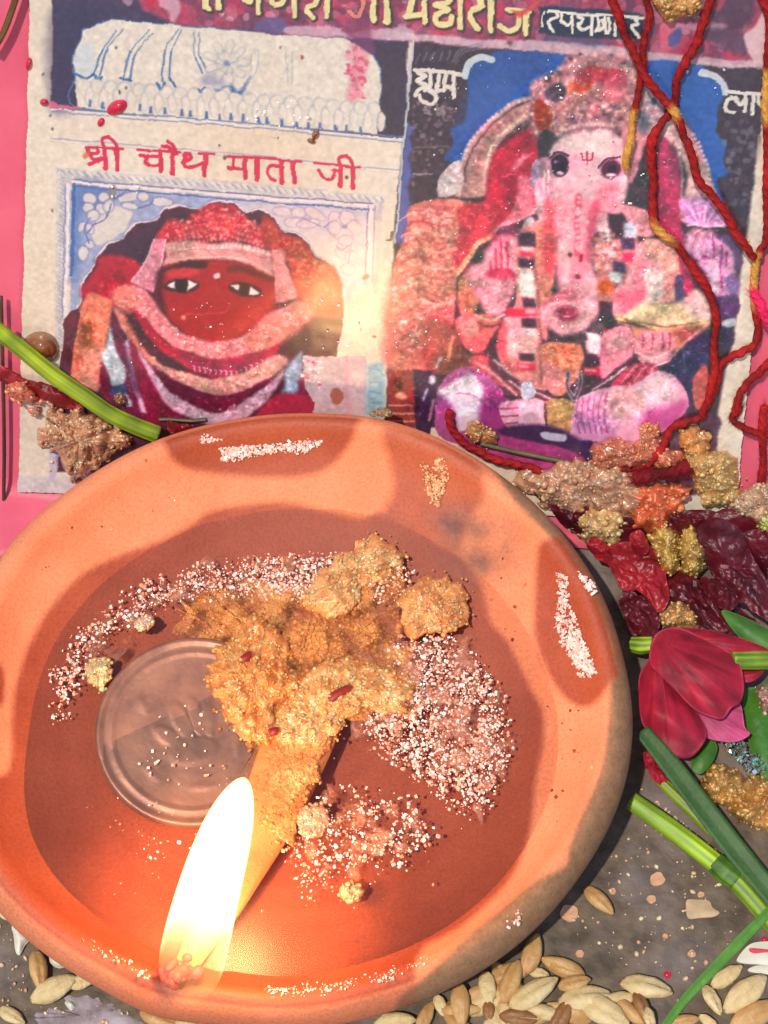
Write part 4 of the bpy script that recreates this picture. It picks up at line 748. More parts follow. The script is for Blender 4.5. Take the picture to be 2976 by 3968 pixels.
def Gs(x, y, h=0.0):                              # on the table, or on the card where that comes first
    p = at(x, y, h); k = K(x, y, np.asarray(h) * .8 + .6); c0_ = (np.asarray(p) - CARD_O) @ CN < np.asarray(h) * .8 + .6
    return np.where(np.asarray(c0_)[..., None], k, p)
def TR(pts, ox, oy, sc=.5003): p = np.asarray(pts, float); return (p * sc + np.array([ox, oy])) / 1.7938
C5 = lambda pts: TR(pts, 1976, 1600, .7236)

# ------------------------------------------------------------------ setting: table, pink card
M_table = mat('grey_brown_stone', (76, 62, 48), (110, 93, 74), 340, .7, .8, 420, .0006, rvar=.12, detail=9)
nt = M_table.node_tree; N = nt.nodes; L = nt.links; P_ = N['Principled BSDF']
tc = N.new('ShaderNodeTexCoord'); big = N.new('ShaderNodeTexNoise'); big.inputs['Scale'].default_value = 60; big.inputs['Detail'].default_value = 6
L.new(tc.outputs['Object'], big.inputs['Vector'])
rp = N.new('ShaderNodeValToRGB'); rp.color_ramp.elements[0].position = .52; rp.color_ramp.elements[0].color = (0, 0, 0, 1); rp.color_ramp.elements[1].position = .68; rp.color_ramp.elements[1].color = (.55, .55, .55, 1)
L.new(big.outputs[0], rp.inputs[0]); mx = N.new('ShaderNodeMix'); mx.data_type = 'RGBA'; L.new(rp.outputs[0], mx.inputs[0])
old = P_.inputs['Base Color'].links[0].from_socket; L.new(old, mx.inputs[6]); mx.inputs[7].default_value = (*lin((138, 124, 122)), 1); L.new(mx.outputs[2], P_.inputs['Base Color'])
xs = np.linspace(-400, 400, 81); ys = np.linspace(-300, 500, 81)
V = np.array([[x, y, 0.0] for y in ys for x in xs]); F = np.array([[j * 81 + i, j * 81 + i + 1, (j + 1) * 81 + i + 1, (j + 1) * 81 + i] for j in range(80) for i in range(80)])
tag(mesh('table_top', V, F, M_table, origin=(0, 0, 0)), kind='structure')
M_card = mat('pink_card', (222, 96, 116), (212, 84, 106), 120, .55, .25, 900, .0002, rvar=.08)
c0 = card_ab(K(np.array([4.0]), np.array([1060.0])))[0]; ch = 100.0; th = .9
a_r = card_ab(K(np.array([1700.0]), np.array([1100.0])))[0][0]
HD = np.array([-math.sin(CARD_YAW), math.cos(CARD_YAW), 0.0])
nu, nv = 60, 80; V = []
for s in (0, 1):
    for j in range(nv + 1):
        for i in range(nu + 1):
            u, v = i / nu, j / nv
            lowb = -9.5 + 10.5 * np.clip((u - .25) / .2, 0, 1)          # the foot of the card lies flat on the table at the left
            b_ = lowb + (ch - lowb) * v; a = (c0[0] - 1.2 + 1.8 * max(b_, 0) / ch) * (1 - u) + a_r * u
            wv = .3 * math.sin(a * .09 + 1) * math.sin(b_ * .07); up_ = max(b_, 0.0)
            p_ = CARD_O + CA * a + HD * min(b_, 0) + CB * up_
            nn_ = CN if b_ > 2 else (CN * (b_ / 2) + np.array([0, 0, 1.0]) * (1 - b_ / 2) if b_ > 0 else np.array([0, 0, 1.0])); nn_ = nn_ / np.linalg.norm(nn_)
            off = -.55 + wv if b_ > 2 else 1.0 + (-1.55 + wv) * max(b_, 0) / 2
            V.append(p_ + nn_ * (off - s * th))
W1 = nu + 1; S1 = W1 * (nv + 1); F = []
for j in range(nv):
    for i in range(nu):
        q = [j * W1 + i, j * W1 + i + 1, (j + 1) * W1 + i + 1, (j + 1) * W1 + i]; F.append(q); F.append([S1 + k for k in q[::-1]])
bd = [i for i in range(W1)] + [j * W1 + nu for j in range(1, nv + 1)] + [nv * W1 + i for i in range(nu - 1, -1, -1)] + [j * W1 for j in range(nv - 1, 0, -1)]
for k in range(len(bd)): a, b2 = bd[k], bd[(k + 1) % len(bd)]; F.append([a, a + S1, b2 + S1, b2])
V = np.array(V); V[:, 2] = np.maximum(V[:, 2], .05)
tag(mesh('backing_card', V, F, M_card, origin=CARD_O), 'pink backing card leaning behind the printed devotional poster', 'card')
# ------------------------------------------------------------------ poster
jj, ii = np.mgrid[0:GH, 0:GW]; aa = A0 + ii * PRES; bb = B0 + jj * PRES
lowf = vnoise((GH, GW), 220, 91, 2) - .5; wrk = vnoise((GH, GW), 45, 92, 3) - .5
hgt_ = .5 + 1.0 * lowf + .10 * wrk
hgt_ = np.maximum(hgt_, -.1)
PV = CARD_O + aa[..., None] * CA + bb[..., None] * CB + hgt_[..., None] * CN
jig = (vnoise((GH, GW), 30, 93, 2) - .5) * .5
keep = (sdf(aa, bb, PC) + jig) > 0
cell = keep[:-1, :-1] & keep[1:, :-1] & keep[:-1, 1:] & keep[1:, 1:]
idx = (jj * GW + ii); F = np.stack([idx[:-1, :-1][cell], idx[:-1, 1:][cell], idx[1:, 1:][cell], idx[1:, :-1][cell]], -1)
used = np.zeros(GH * GW, bool); used[F.ravel()] = True; rm = np.cumsum(used) - 1
M_poster = mat('laminated_print', rough=.42, bump=.2, bscale=1300, bdist=.00006, spec=.4, attr='print', rvar=.08, coat=.6)
M_poster.node_tree.nodes['Principled BSDF'].inputs['Coat Roughness'].default_value = .22
M_poster.node_tree.nodes['Principled BSDF'].inputs['Coat IOR'].default_value = 1.66
tag(mesh('poster', PV.reshape(-1, 3)[used], rm[F], M_poster, tint=(lin(canvas) ** 1.14 * .88).reshape(-1, 3)[used], cname='print', origin=CARD_O),
    'worn printed poster of a veiled goddess and a seated elephant-headed deity', 'poster')
# ------------------------------------------------------------------ clay lamp
TILT = math.radians(3.5); LIFT = 1.4
PROF = np.array([(0, 0), (10, 0), (20, 0), (22.2, .3), (24.6, 1.2), (29, 3.6), (34, 6.8), (37.4, 9.4), (39.2, 11.2), (40.0, 13.4), (40.15, 15.2), (39.6, 17.2), (38.6, 18.5), (37.4, 18.95), (36.4, 18.4), (35.6, 17.2), (34.5, 15.9), (32.5, 14.5), (28, 12.2), (22, 10.2), (14, 8.7), (7, 8.1), (0, 8.0)])
dd = np.r_[0, np.cumsum(np.hypot(*np.diff(PROF, axis=0).T))]
def profile(n):
    cp = crom(PROF, 12); d = np.r_[0, np.cumsum(np.hypot(*np.diff(cp, axis=0).T))]; u = np.linspace(0, d[-1], n)
    return np.stack([np.maximum(np.interp(u, d, cp[:, 0]), 0), np.interp(u, d, cp[:, 1])], -1)
def tilt(X):
    c, s = math.cos(TILT), math.sin(TILT); X = np.asarray(X, float)
    return np.stack([X[..., 0], X[..., 1] * c - X[..., 2] * s, X[..., 1] * s + X[..., 2] * c + LIFT], -1)
pr = profile(176); NT = 640
# hand-made outline: how far the rim runs out in each direction
OUTL = np.array([(-75, 1330), (0, 1195), (60, 1125), (150, 1050), (250, 985), (350, 938), (500, 900), (690, 886), (830, 898), (940, 935), (1060, 1005), (1200, 1130), (1290, 1260), (1345, 1400), (1370, 1530), (1365, 1640), (1330, 1760), (1250, 1900), (1100, 2060), (950, 2150), (800, 2200), (640, 2232), (480, 2218), (250, 2152), (100, 2068), (0, 1978), (-70, 1880), (-105, 1740), (-112, 1600), (-105, 1460)], float)
CX, CY = -2.0, 0.0
def _out():
    z = np.full(len(OUTL), 16.0)
    for _ in range(6):
        p = at(OUTL[:, 0], OUTL[:, 1], z); z = np.where(p[:, 1] > 12, 18.6, np.where(p[:, 1] < -12, 14.6, 16.6)) + p[:, 1] * math.sin(TILT) + LIFT
    th_ = np.arctan2(p[:, 1] - CY, p[:, 0] - CX); r_ = np.hypot(p[:, 0] - CX, p[:, 1] - CY); r_ = r_ / np.where(p[:, 1] > 12, 39.3, 40.15); o = np.argsort(th_); th_, r_ = th_[o], r_[o]
    tg = np.linspace(-np.pi, np.pi, 361); rg = np.interp(tg, np.r_[th_ - 2 * np.pi, th_, th_ + 2 * np.pi], np.r_[r_, r_, r_]); k = np.exp(-(np.arange(-14, 15) / 6.0) ** 2); k /= k.sum()
    return tg, np.convolve(np.r_[rg[-15:-1], rg, rg[1:15]], k, 'valid')
RG_T, RG_F = _out()
def rfac(th_): return np.interp(np.angle(np.exp(1j * th_)), RG_T, RG_F)
tt = np.linspace(0, 2 * np.pi, NT, endpoint=False)
ro = pr[:, 0][:, None] * (1 + (rfac(tt) - 1)[None] * np.clip((pr[:, 0] - 8) / 24, 0, 1)[:, None])
# the pinch that carries the wick, front left
dth = np.angle(np.exp(1j * (tt - math.radians(247)))); pinch = np.exp(-(dth / .13) ** 2)[None] * np.clip((pr[:, 0] - 30) / 9, 0, 1)[:, None]
zz = pr[:, 1][:, None] + 0 * tt[None] - 1.3 * pinch * (pr[:, 1] > 12)[:, None]
ro = ro + .5 * pinch
zz = zz + .025 * np.sin(pr[:, 0] * 2.2)[:, None] * (np.arange(176) > 90)[:, None]
LV = tilt(np.stack([ro * np.cos(tt), ro * np.sin(tt), zz], -1)).reshape(-1, 3); LV[:, 0] += CX; LV[:, 1] += CY + 18 * math.sin(TILT)
I, J = np.meshgrid(np.arange(175), np.arange(NT), indexing='ij')
LF = np.stack([I * NT + J, I * NT + (J + 1) % NT, (I + 1) * NT + (J + 1) % NT, (I + 1) * NT + J], -1).reshape(-1, 4)
inner = profile(400); inner = inner[inner[:, 1].argmax():][::-1]
def bowl_z(x, y):                       # height of the bowl's inside, lamp axis through the origin
    x = x - CX; y = y - CY; r = np.hypot(x, y); f = 1 + (rfac(np.arctan2(y, x)) - 1) * np.clip((r - 8) / 24, 0, 1); return np.interp(r / f, inner[:, 0], inner[:, 1]) + (y - 18 * math.sin(TILT)) * math.sin(TILT) + LIFT
OIL_Z = 14.95
def Bo(x, y, h=0.0):                    # on the oil or the clay inside the lamp
    z = np.full(np.shape(x), 15.0)
    for _ in range(14):
        p = at(x, y, z); z = np.maximum(bowl_z(p[..., 0], p[..., 1]), OIL_Z) + h
    return at(x, y, z)
def Bc(x, y, h=0.0):                    # on the clay itself
    z = np.full(np.shape(x), 15.0)
    for _ in range(14):
        p = at(x, y, z); z = bowl_z(p[..., 0], p[..., 1]) + h
    return at(x, y, z)
LP = pix(LV); X_, Y_ = LP[:, 0], LP[:, 1]
def msk(poly, soft): return np.clip(.5 + sdf(X_, Y_, crom(np.asarray(poly, float), 5, True)) / (2 * soft), 0, 1)
ins = (np.arange(176) > 96)[:, None] & np.ones(NT, bool)[None]; ins = ins.ravel()
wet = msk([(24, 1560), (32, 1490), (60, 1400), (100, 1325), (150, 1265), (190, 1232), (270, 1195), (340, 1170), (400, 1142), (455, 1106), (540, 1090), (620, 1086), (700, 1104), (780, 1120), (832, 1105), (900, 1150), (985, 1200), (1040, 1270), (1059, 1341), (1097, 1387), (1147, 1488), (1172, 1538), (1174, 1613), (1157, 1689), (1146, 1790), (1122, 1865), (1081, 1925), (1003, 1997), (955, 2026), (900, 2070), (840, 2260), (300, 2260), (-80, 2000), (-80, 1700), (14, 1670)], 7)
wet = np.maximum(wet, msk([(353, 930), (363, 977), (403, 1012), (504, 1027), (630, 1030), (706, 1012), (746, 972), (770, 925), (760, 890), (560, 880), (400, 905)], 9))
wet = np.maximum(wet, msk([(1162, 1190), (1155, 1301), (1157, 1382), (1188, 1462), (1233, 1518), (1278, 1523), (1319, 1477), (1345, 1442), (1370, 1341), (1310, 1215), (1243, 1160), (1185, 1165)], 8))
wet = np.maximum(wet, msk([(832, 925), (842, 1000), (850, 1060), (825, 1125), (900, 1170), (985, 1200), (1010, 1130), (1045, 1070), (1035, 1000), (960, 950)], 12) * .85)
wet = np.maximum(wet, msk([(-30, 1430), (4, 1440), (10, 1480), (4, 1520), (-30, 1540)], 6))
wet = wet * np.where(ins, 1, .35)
soot = msk([(940, 1120), (1000, 1090), (1060, 1110), (1120, 1170), (1090, 1230), (1020, 1250), (960, 1190)], 40) * .9 + msk([(1230, 1160), (1290, 1210), (1340, 1330), (1360, 1460), (1380, 1300), (1290, 1150)], 14) * .5
soot = soot * (.45 + .55 * np.array([mnoise.noise(Vector((x * .02, y * .02, 3))) for x, y in zip(X_, Y_)]) * .9 + .2)
orange_area = msk([(2, 1200), (52, 1130), (140, 1050), (240, 985), (350, 938), (450, 908), (560, 893), (690, 888), (820, 897), (940, 932), (1060, 1012), (1092, 1056), (1132, 1106), (1183, 1155), (1260, 1260), (1320, 1390), (1319, 1477), (1314, 1563), (1304, 1639), (1283, 1704), (1248, 1780), (1230, 1832), (1222, 1870), (1158, 1901), (1080, 1965), (1000, 2030), (920, 2110), (860, 2160), (800, 2260), (300, 2300), (-100, 2100), (-100, 1500)], 5)
brown_area = (1 - orange_area) * np.where(np.arange(176) > 55, 1, 1)[:, None].repeat(NT, 1).ravel()  # browner colour outside the traced outline, weaker over the outer wall
brown_area = np.maximum(brown_area, ((np.arange(176) < 80)[:, None] & np.ones(NT, bool)[None]).ravel() * .55)
M_clay = bpy.data.materials.new('terracotta'); M_clay.use_nodes = True; nt = M_clay.node_tree; N = nt.nodes; L = nt.links; P_ = N['Principled BSDF']
tc = N.new('ShaderNodeTexCoord'); va = N.new('ShaderNodeVertexColor'); va.layer_name = 'stain'; sep = N.new('ShaderNodeSeparateColor'); L.new(va.outputs[0], sep.inputs[0])
def tex(sc, det=5):
    n = N.new('ShaderNodeTexNoise'); n.inputs['Scale'].default_value = sc; n.inputs['Detail'].default_value = det; L.new(tc.outputs['Object'], n.inputs[0]); return n.outputs[0]
def ramp(f, c1, c2, p1=.35, p2=.65):
    r = N.new('ShaderNodeValToRGB'); r.color_ramp.elements[0].position = p1; r.color_ramp.elements[1].position = p2; r.color_ramp.elements[0].color = (*lin(c1), 1); r.color_ramp.elements[1].color = (*lin(c2), 1); L.new(f, r.inputs[0]); return r.outputs[0]
def mixc(f, a, c):
    m = N.new('ShaderNodeMix'); m.data_type = 'RGBA'; L.new(f, m.inputs[0]); L.new(a, m.inputs[6]); L.new(c, m.inputs[7]); return m.outputs[2]
n1, n2, n3 = tex(90), tex(700), tex(2600, 3)
dry = ramp(n1, (228, 130, 86), (236, 144, 100)); wetc = ramp(n1, (158, 64, 30), (174, 77, 40)); brownc = ramp(n2, (140, 100, 68), (156, 112, 78)); sootc = ramp(n2, (70, 52, 46), (112, 84, 72))
c_ = mixc(sep.outputs[2], dry, brownc); c_ = mixc(sep.outputs[0], c_, wetc); c_ = mixc(sep.outputs[1], c_, sootc)
fl = ramp(n3, (255, 255, 255), (255, 255, 255)); mm = N.new('ShaderNodeMix'); mm.data_type = 'RGBA'; mm.blend_type = 'MULTIPLY'; mm.inputs[0].default_value = 1
gr = ramp(n3, (228, 228, 228), (255, 255, 255), .3, .6); L.new(c_, mm.inputs[6]); L.new(gr, mm.inputs[7])
L.new(mm.outputs[2], P_.inputs['Base Color'])
mr = N.new('ShaderNodeMapRange'); mr.inputs[3].default_value = .85; mr.inputs[4].default_value = .6; L.new(sep.outputs[0], mr.inputs[0]); L.new(mr.outputs[0], P_.inputs['Roughness'])
ad = N.new('ShaderNodeMath'); ad.operation = 'MULTIPLY_ADD'; L.new(n2, ad.inputs[0]); ad.inputs[1].default_value = .8; L.new(n3, ad.inputs[2])
bp = N.new('ShaderNodeBump'); bp.inputs['Strength'].default_value = .22; bp.inputs['Distance'].default_value = .00022; L.new(ad.outputs[0], bp.inputs['Height']); L.new(bp.outputs[0], P_.inputs['Normal'])
tag(mesh('clay_lamp', LV, LF, M_clay, tint=np.stack([wet, np.clip(soot, 0, 1), np.clip(brown_area, 0, 1)], -1), cname='stain', origin=(CX, CY, 0)),
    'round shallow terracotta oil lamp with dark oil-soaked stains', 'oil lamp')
# oil
M_oil = bpy.data.materials.new('oil'); M_oil.use_nodes = True; nt = M_oil.node_tree; N = nt.nodes; L = nt.links; N.remove(N['Principled BSDF'])
fr = N.new('ShaderNodeFresnel'); fr.inputs[0].default_value = 1.42; tb = N.new('ShaderNodeBsdfTransparent'); tb.inputs[0].default_value = (1, .985, .96, 1); gb = N.new('ShaderNodeBsdfGlossy'); gb.inputs['Roughness'].default_value = .33; ms = N.new('ShaderNodeMixShader')
L.new(fr.outputs[0], ms.inputs[0]); L.new(tb.outputs[0], ms.inputs[1]); L.new(gb.outputs[0], ms.inputs[2]); L.new(ms.outputs[0], N['Material Output'].inputs[0])
n = 96; a = np.linspace(0, 2 * np.pi, n, endpoint=False); V = [[CX - 1, -4, OIL_Z]]; 
for s in (.25, .5, .75, 1.0): V += [[CX - 1 + s * r_ * math.cos(t), -4 + s * r_ * math.sin(t), OIL_Z] for t, r_ in zip(a, [42.0] * n)]
V = np.array(V)
for k in range(1, len(V)):               # stop the sheet just inside the clay wall
    v = V[k] - V[0]; f = 1.0
    while f > .1 and bowl_z(*(V[0] + v * f)[:2]) > OIL_Z + .12 and (k - 1) // n == 3: f -= .01
    if (k - 1) // n == 3: V[k] = V[0] + v * f
for q in range(3):
    for j in range(n): V[1 + q * n + j] = V[0] + (V[1 + 3 * n + j] - V[0]) * (.25, .5, .75)[q]
F = [[0, 1 + j, 1 + (j + 1) % n] for j in range(n)] + [[1 + q * n + j, 1 + (q + 1) * n + j, 1 + (q + 1) * n + (j + 1) % n, 1 + q * n + (j + 1) % n] for q in range(3) for j in range(n)]
tag(mesh('lamp_oil', V, F, M_oil, origin=(0, -3, OIL_Z)), 'clear golden oil pooled in the terracotta lamp', 'oil')
# coin
M_coin = mat('worn_steel', (166, 116, 92), (126, 88, 74), 200, .42, .5, 600, .00014, metal=.4, rvar=.08)
def coin():
    cx, cy = 424, 1604; ctr = Bc(np.array([cx]), np.array([cy]), .6)[0]; R = 12.3; nr, na = 40, 96
    ctr[2] = OIL_Z - .35
    pr_ = [(0, 0)]; V = []; nrm = np.array([.05, -.10, 1.0]); nrm /= np.linalg.norm(nrm); e1 = np.cross([0, 1, 0], nrm); e1 /= np.linalg.norm(e1); e2 = np.cross(nrm, e1)
    def relief(x, y):
        r = math.hypot(x, y); h = 0
        if r > R - .8: h += .2
        if abs(r - (R - 2.0)) < .18: h += .10
        for (px, py, rx, ry, rot, hh) in ((-1.5, 1.2, 1.2, 3.2, .5, .30), (.3, 1.8, .9, 3.0, .3, .26), (1.9, 1.4, .8, 2.6, .15, .24), (-3.2, -.8, 2.2, 1.1, -.6, .28), (0, -2.6, 3.6, 2.0, .2, .26), (5.6, -1.0, .5, 2.2, 0, .22), (-6.6, 3.2, .6, 1.6, .6, .2), (4.6, 5.6, 1.5, .5, -.6, .2), (-5.0, -5.6, 1.6, .5, -.7, .2), (1.5, -7.2, 2.0, .5, .1, .2)):
            c, s = math.cos(rot), math.sin(rot); u = ((x - px) * c + (y - py) * s) / rx; v = (-(x - px) * s + (y - py) * c) / ry; q = u * u + v * v
            if q < 1: h = max(h, .3 * hh * min(1.0, 2.5 * (1 - q)))
        return h
    for i in range(nr + 1):
        r = R * i / nr
        for j in range(na): t = 2 * math.pi * j / na; V.append((r * math.cos(t), r * math.sin(t), relief(r * math.cos(t), r * math.sin(t))))
    for j in range(na): t = 2 * math.pi * j / na; V.append((R * math.cos(t), R * math.sin(t), -1.3))
    V = np.array(V); V[nr * na:(nr + 1) * na, 2] -= .12; Wd = ctr + V[:, :1] * e1 + V[:, 1:2] * e2 + V[:, 2:] * nrm
    F = [[i * na + j, i * na + (j + 1) % na, (i + 1) * na + (j + 1) % na, (i + 1) * na + j] for i in range(nr + 1) for j in range(na)]
    F = [f[::-1] for f in F]
    tag(mesh('coin', Wd, F, M_coin, origin=ctr), 'dull steel coin with raised rim lying in the oil of the lamp', 'coin')
coin()
# wick and flame
M_wick = mat('soaked_cotton', (228, 146, 80), (204, 112, 56), 120, .45, .5, 1500, .0002, sss=.4, sssd=.0015)
M_ember = mat('burning_wick_tip', (230, 70, 60), (130, 40, 26), 900, .6, .6, 1600, .0003)
wk = np.array([(700, 1500, 130), (650, 1590, 150), (605, 1690, 140), (550, 1820, 116), (490, 1940, 84), (430, 2035, 62), (396, 2096, 46)], float)
wp = crom(wk, 7); lift = np.interp(np.linspace(0, 1, len(wp)), [0, .6, .86, 1], [-.7, -.45, .7, 1.4])
WPTS = Bo(wp[:, 0], wp[:, 1], lift)
V, F, _ = sweep(WPTS, wp[:, 2] / 17.2 / 2, circ(18, 5, .05), twist=.05, flat=.17)
wt = thing('wick', 'thick oil-soaked cotton wick lying from lamp centre to its rim', 'wick', WPTS[-1])
mesh('cotton_strand', V, F, M_wick, wt)
g = np.random.default_rng(5); tipc = Bo(np.array([392.]), np.array([2102.]), 1.6)[0]
V, F = scatter_mesh(tipc + g.normal(size=(26, 3)) * np.array([1.1, .7, .5]), .45 + .5 * g.random(26), ICO2, g, .4)
mesh('glowing_tip', V, F, M_ember, wt)
fb = at(np.array([398.]), np.array([2152.]), np.array([17.0]))[0]; ft = at(np.array([528.]), np.array([1680.]), np.array([47.0]))[0]
ax = ft - fb; FL = np.linalg.norm(ax); az = ax / FL
fx = np.cross([0, 1, 0], az); fx /= np.linalg.norm(fx); fy = np.cross(az, fx)
ftt = np.array([0, .015, .05, .1, .18, .3, .45, .6, .72, .82, .9, .955, .985, 1.0]); frr = .9 * np.array([0, 2.0, 3.2, 3.95, 4.3, 4.25, 4.0, 3.7, 3.35, 2.85, 2.15, 1.4, .75, 0])
u = np.linspace(0, 1, 60); u = .5 - .5 * np.cos(np.pi * u); rr = np.interp(u, ftt, frr); rr = np.convolve(np.pad(rr, 2, 'edge'), np.ones(5) / 5, 'valid'); rr[0] = rr[-1] = .02
k = 40; t = np.linspace(0, 2 * np.pi, k, endpoint=False); V = []
for q, r in zip(u, rr):
    bend = .9 * math.sin(q * math.pi) ; V += [[r * math.cos(x) - bend * .5, r * math.sin(x) + bend * .2, q * FL] for x in t]
F = [[i * k + j, i * k + (j + 1) % k, (i + 1) * k + (j + 1) % k, (i + 1) * k + j] for i in range(59) for j in range(k)] + [list(range(k))[::-1], [59 * k + j for j in range(k)]]
M_fl = bpy.data.materials.new('flame'); M_fl.use_nodes = True; nt = M_fl.node_tree; N = nt.nodes; L = nt.links; N.remove(N['Principled BSDF'])
tc = N.new('ShaderNodeTexCoord'); sx = N.new('ShaderNodeSeparateXYZ'); L.new(tc.outputs['Object'], sx.inputs[0])
def mth(op, a, c=None, d=None):
    m = N.new('ShaderNodeMath'); m.operation = op
    for i, v in enumerate((a, c, d)):
        if v is None: continue
        if isinstance(v, (int, float)): m.inputs[i].default_value = v
        else: L.new(v, m.inputs[i])
    return m.outputs[0]
qx = mth('POWER', mth('ABSOLUTE', mth('DIVIDE', mth('ADD', sx.outputs[0], .0003), .0037)), 2); qy = mth('POWER', mth('ABSOLUTE', mth('DIVIDE', sx.outputs[1], .0037)), 2); qz = mth('POWER', mth('ABSOLUTE', mth('DIVIDE', mth('SUBTRACT', sx.outputs[2], .004), .0125)), 4)
q = mth('SQRT', mth('ADD', mth('ADD', qx, qy), qz))
core = N.new('ShaderNodeMapRange'); core.interpolation_type = 'SMOOTHSTEP'; L.new(q, core.inputs[0]); core.inputs[1].default_value = .95; core.inputs[2].default_value = 1.10; core.inputs[3].default_value = .04; core.inputs[4].default_value = 1.0
lo = N.new('ShaderNodeMapRange'); lo.interpolation_type = 'SMOOTHSTEP'; L.new(sx.outputs[2], lo.inputs[0]); lo.inputs[1].default_value = .001; lo.inputs[2].default_value = .017; lo.inputs[3].default_value = .38; lo.inputs[4].default_value = 1
em = N.new('ShaderNodeEmission'); em.inputs[0].default_value = (1.0, .55, .21, 1); L.new(mth('MULTIPLY', mth('MULTIPLY', core.outputs[0], lo.outputs[0]), 2100.0), em.inputs[1]); L.new(em.outputs[0], N['Material Output'].inputs['Volume'])
fo = mesh('flame', np.array(V), F, M_fl, origin=(0, 0, 0))
fo.location = Vector(fb * MM); fo.rotation_euler = Matrix((fx, fy, az)).transposed().to_euler()
tag(fo, 'tall bright yellow-white flame burning on the wick tip', 'flame')
fl_ = bpy.data.lights.new('flame_light', 'POINT'); fl_.energy = .05; fl_.color = (1, .52, .2); fl_.shadow_soft_size = .004
flo = bpy.data.objects.new('flame_light', fl_); col.objects.link(flo); flo.location = Vector((fb + ax * .5) * MM)
# ------------------------------------------------------------------ sugar and sweet crumbs
M_sugar = mat('sugar', rough=.25, attr='tint', spec=.6)
M_film = mat('melted_film', rough=.36, attr='tint', spec=.6, coat=.3, bump=1.0, bscale=1700, bdist=.0004)
def patchy(m, lo_, hi_, sc, p0, p1):               # film that is broken by clear oil
    nt = m.node_tree; N = nt.nodes; L = nt.links; tc = N.new('ShaderNodeTexCoord'); n = N.new('ShaderNodeTexNoise'); n.inputs['Scale'].default_value = sc; n.inputs['Detail'].default_value = 7; L.new(tc.outputs['Object'], n.inputs['Vector'])
    r = N.new('ShaderNodeMapRange'); r.inputs[1].default_value = p0; r.inputs[2].default_value = p1; r.inputs[3].default_value = lo_; r.inputs[4].default_value = hi_; L.new(n.outputs[0], r.inputs[0]); L.new(r.outputs[0], N['Principled BSDF'].inputs['Alpha'])
patchy(M_film, .12, .85, 260, .40, .60)
M_melt = mat('melted_sugar', rough=.35, attr='tint', spec=.6, bump=.6, bscale=2200, bdist=.00015); patchy(M_melt, .0, .55, 420, .47, .66)
M_sweet = mat('crumbly_sweet', rough=.3, attr='tint', spec=.6, coat=.5, sss=.6, sssd=.0016, sssr=(1, .5, .25), bump=.5, bscale=2600, bdist=.00012)
CUBE = (np.array([[x, y, z] for x in (-1, 1) for y in (-1, 1) for z in (-1, 1)], float) * .62, np.array([[0, 1, 3, 2], [4, 6, 7, 5], [0, 4, 5, 1], [2, 3, 7, 6], [0, 2, 6, 4], [1, 5, 7, 3]]))
def crystals(name, polys, S, cols, label, cat, seed, kind='stuff', size=.17, h=.05):
    g = np.random.default_rng(seed); C = []; R = []
    for poly, n, sz in polys:
        q = rand_in(poly, n, g); q = q[g.random(len(q)) < np.clip(.08 + sdf(q[:, 0], q[:, 1], np.asarray(poly, float)) / (.16 * np.sqrt(area(poly))), 0, 1)]; d = np.array([mnoise.noise(Vector((a * .02, b_ * .02, seed))) for a, b_ in q]); q = q[d > -.22 - .3 * g.random(len(q))]
        r = size * sz * (.45 + 1.1 * g.random(len(q)) ** 2.5); C.append(S(q[:, 0], q[:, 1], h + r * .2)); R.append(r)
    C = np.vstack(C); R = np.concatenate(R); V, F = scatter_mesh(C, R, CUBE, g, .4)
    t = lin(np.array(cols))[g.integers(len(cols), size=len(C))] * (.8 + .4 * g.random((len(C), 1)))
    o = mesh(name, V, F, M_sugar, smooth=False, tint=np.repeat(np.clip(t, 0, .95), 8, 0)); return tag(o, label, cat, kind=kind)
SC = [(244, 206, 186), (250, 236, 226), (236, 180, 152), (226, 156, 124), (246, 220, 206)]
crystals('sugar_grains', [([(100, 1440), (130, 1400), (180, 1340), (300, 1250), (420, 1215), (560, 1192), (700, 1195), (880, 1180), (900, 1240), (760, 1290), (560, 1310), (400, 1300), (250, 1370), (200, 1430), (150, 1560), (110, 1590)], 3600, 1),
    ([(560, 1195), (880, 1180), (890, 1290), (700, 1330), (560, 1290)], 1500, 1), ([(840, 1380), (960, 1350), (1050, 1430), (1105, 1520), (1110, 1640), (1060, 1760), (980, 1760), (900, 1700), (800, 1620), (770, 1540), (830, 1450)], 4400, 1.05),
    ([(650, 1740), (720, 1690), (900, 1720), (960, 1800), (880, 1880), (760, 1900), (660, 1960), (600, 1850)], 900, 1.1), ([(240, 1760), (330, 1790), (420, 1830), (330, 1880), (250, 1800)], 30, 1.1), ([(60, 1700), (1100, 1700), (1000, 1980), (500, 2080), (150, 1940)], 90, .8),
    ([(300, 1500), (520, 1520), (500, 1750), (300, 1700)], 60, 1.1)],
    Bo, SC, 'loose sugar grains scattered over oil and clay inside the lamp', 'sugar', 11)
crystals('rim_sugar', [([(560, 2128), (700, 2118), (820, 2098), (925, 2058), (935, 2076), (840, 2125), (700, 2152), (580, 2158)], 460, .8), ([(150, 2000), (260, 2062), (340, 2100), (320, 2125), (200, 2060)], 80, .8), ([(1085, 1975), (1130, 1960), (1130, 2000), (1095, 2010)], 26, 1)],
    lambda x, y, h: Bc(x, y, h + .05), SC, 'fine wet sugar glistening along the front rim of the lamp', 'sugar', 12)
WC = [(240, 206, 190), (232, 184, 160), (246, 226, 214)]
crystals('sugar_crust', [([(425, 945), (440, 932), (475, 945), (560, 962), (640, 950), (690, 938), (702, 955), (660, 982), (600, 978), (560, 985), (500, 1000), (470, 995), (478, 975), (430, 965)], 1300, 1.1)], lambda x, y, h: Bc(x, y, h), WC, 'whitish sugar crust on the dark stain of the far rim', 'sugar', 13, h=.3)
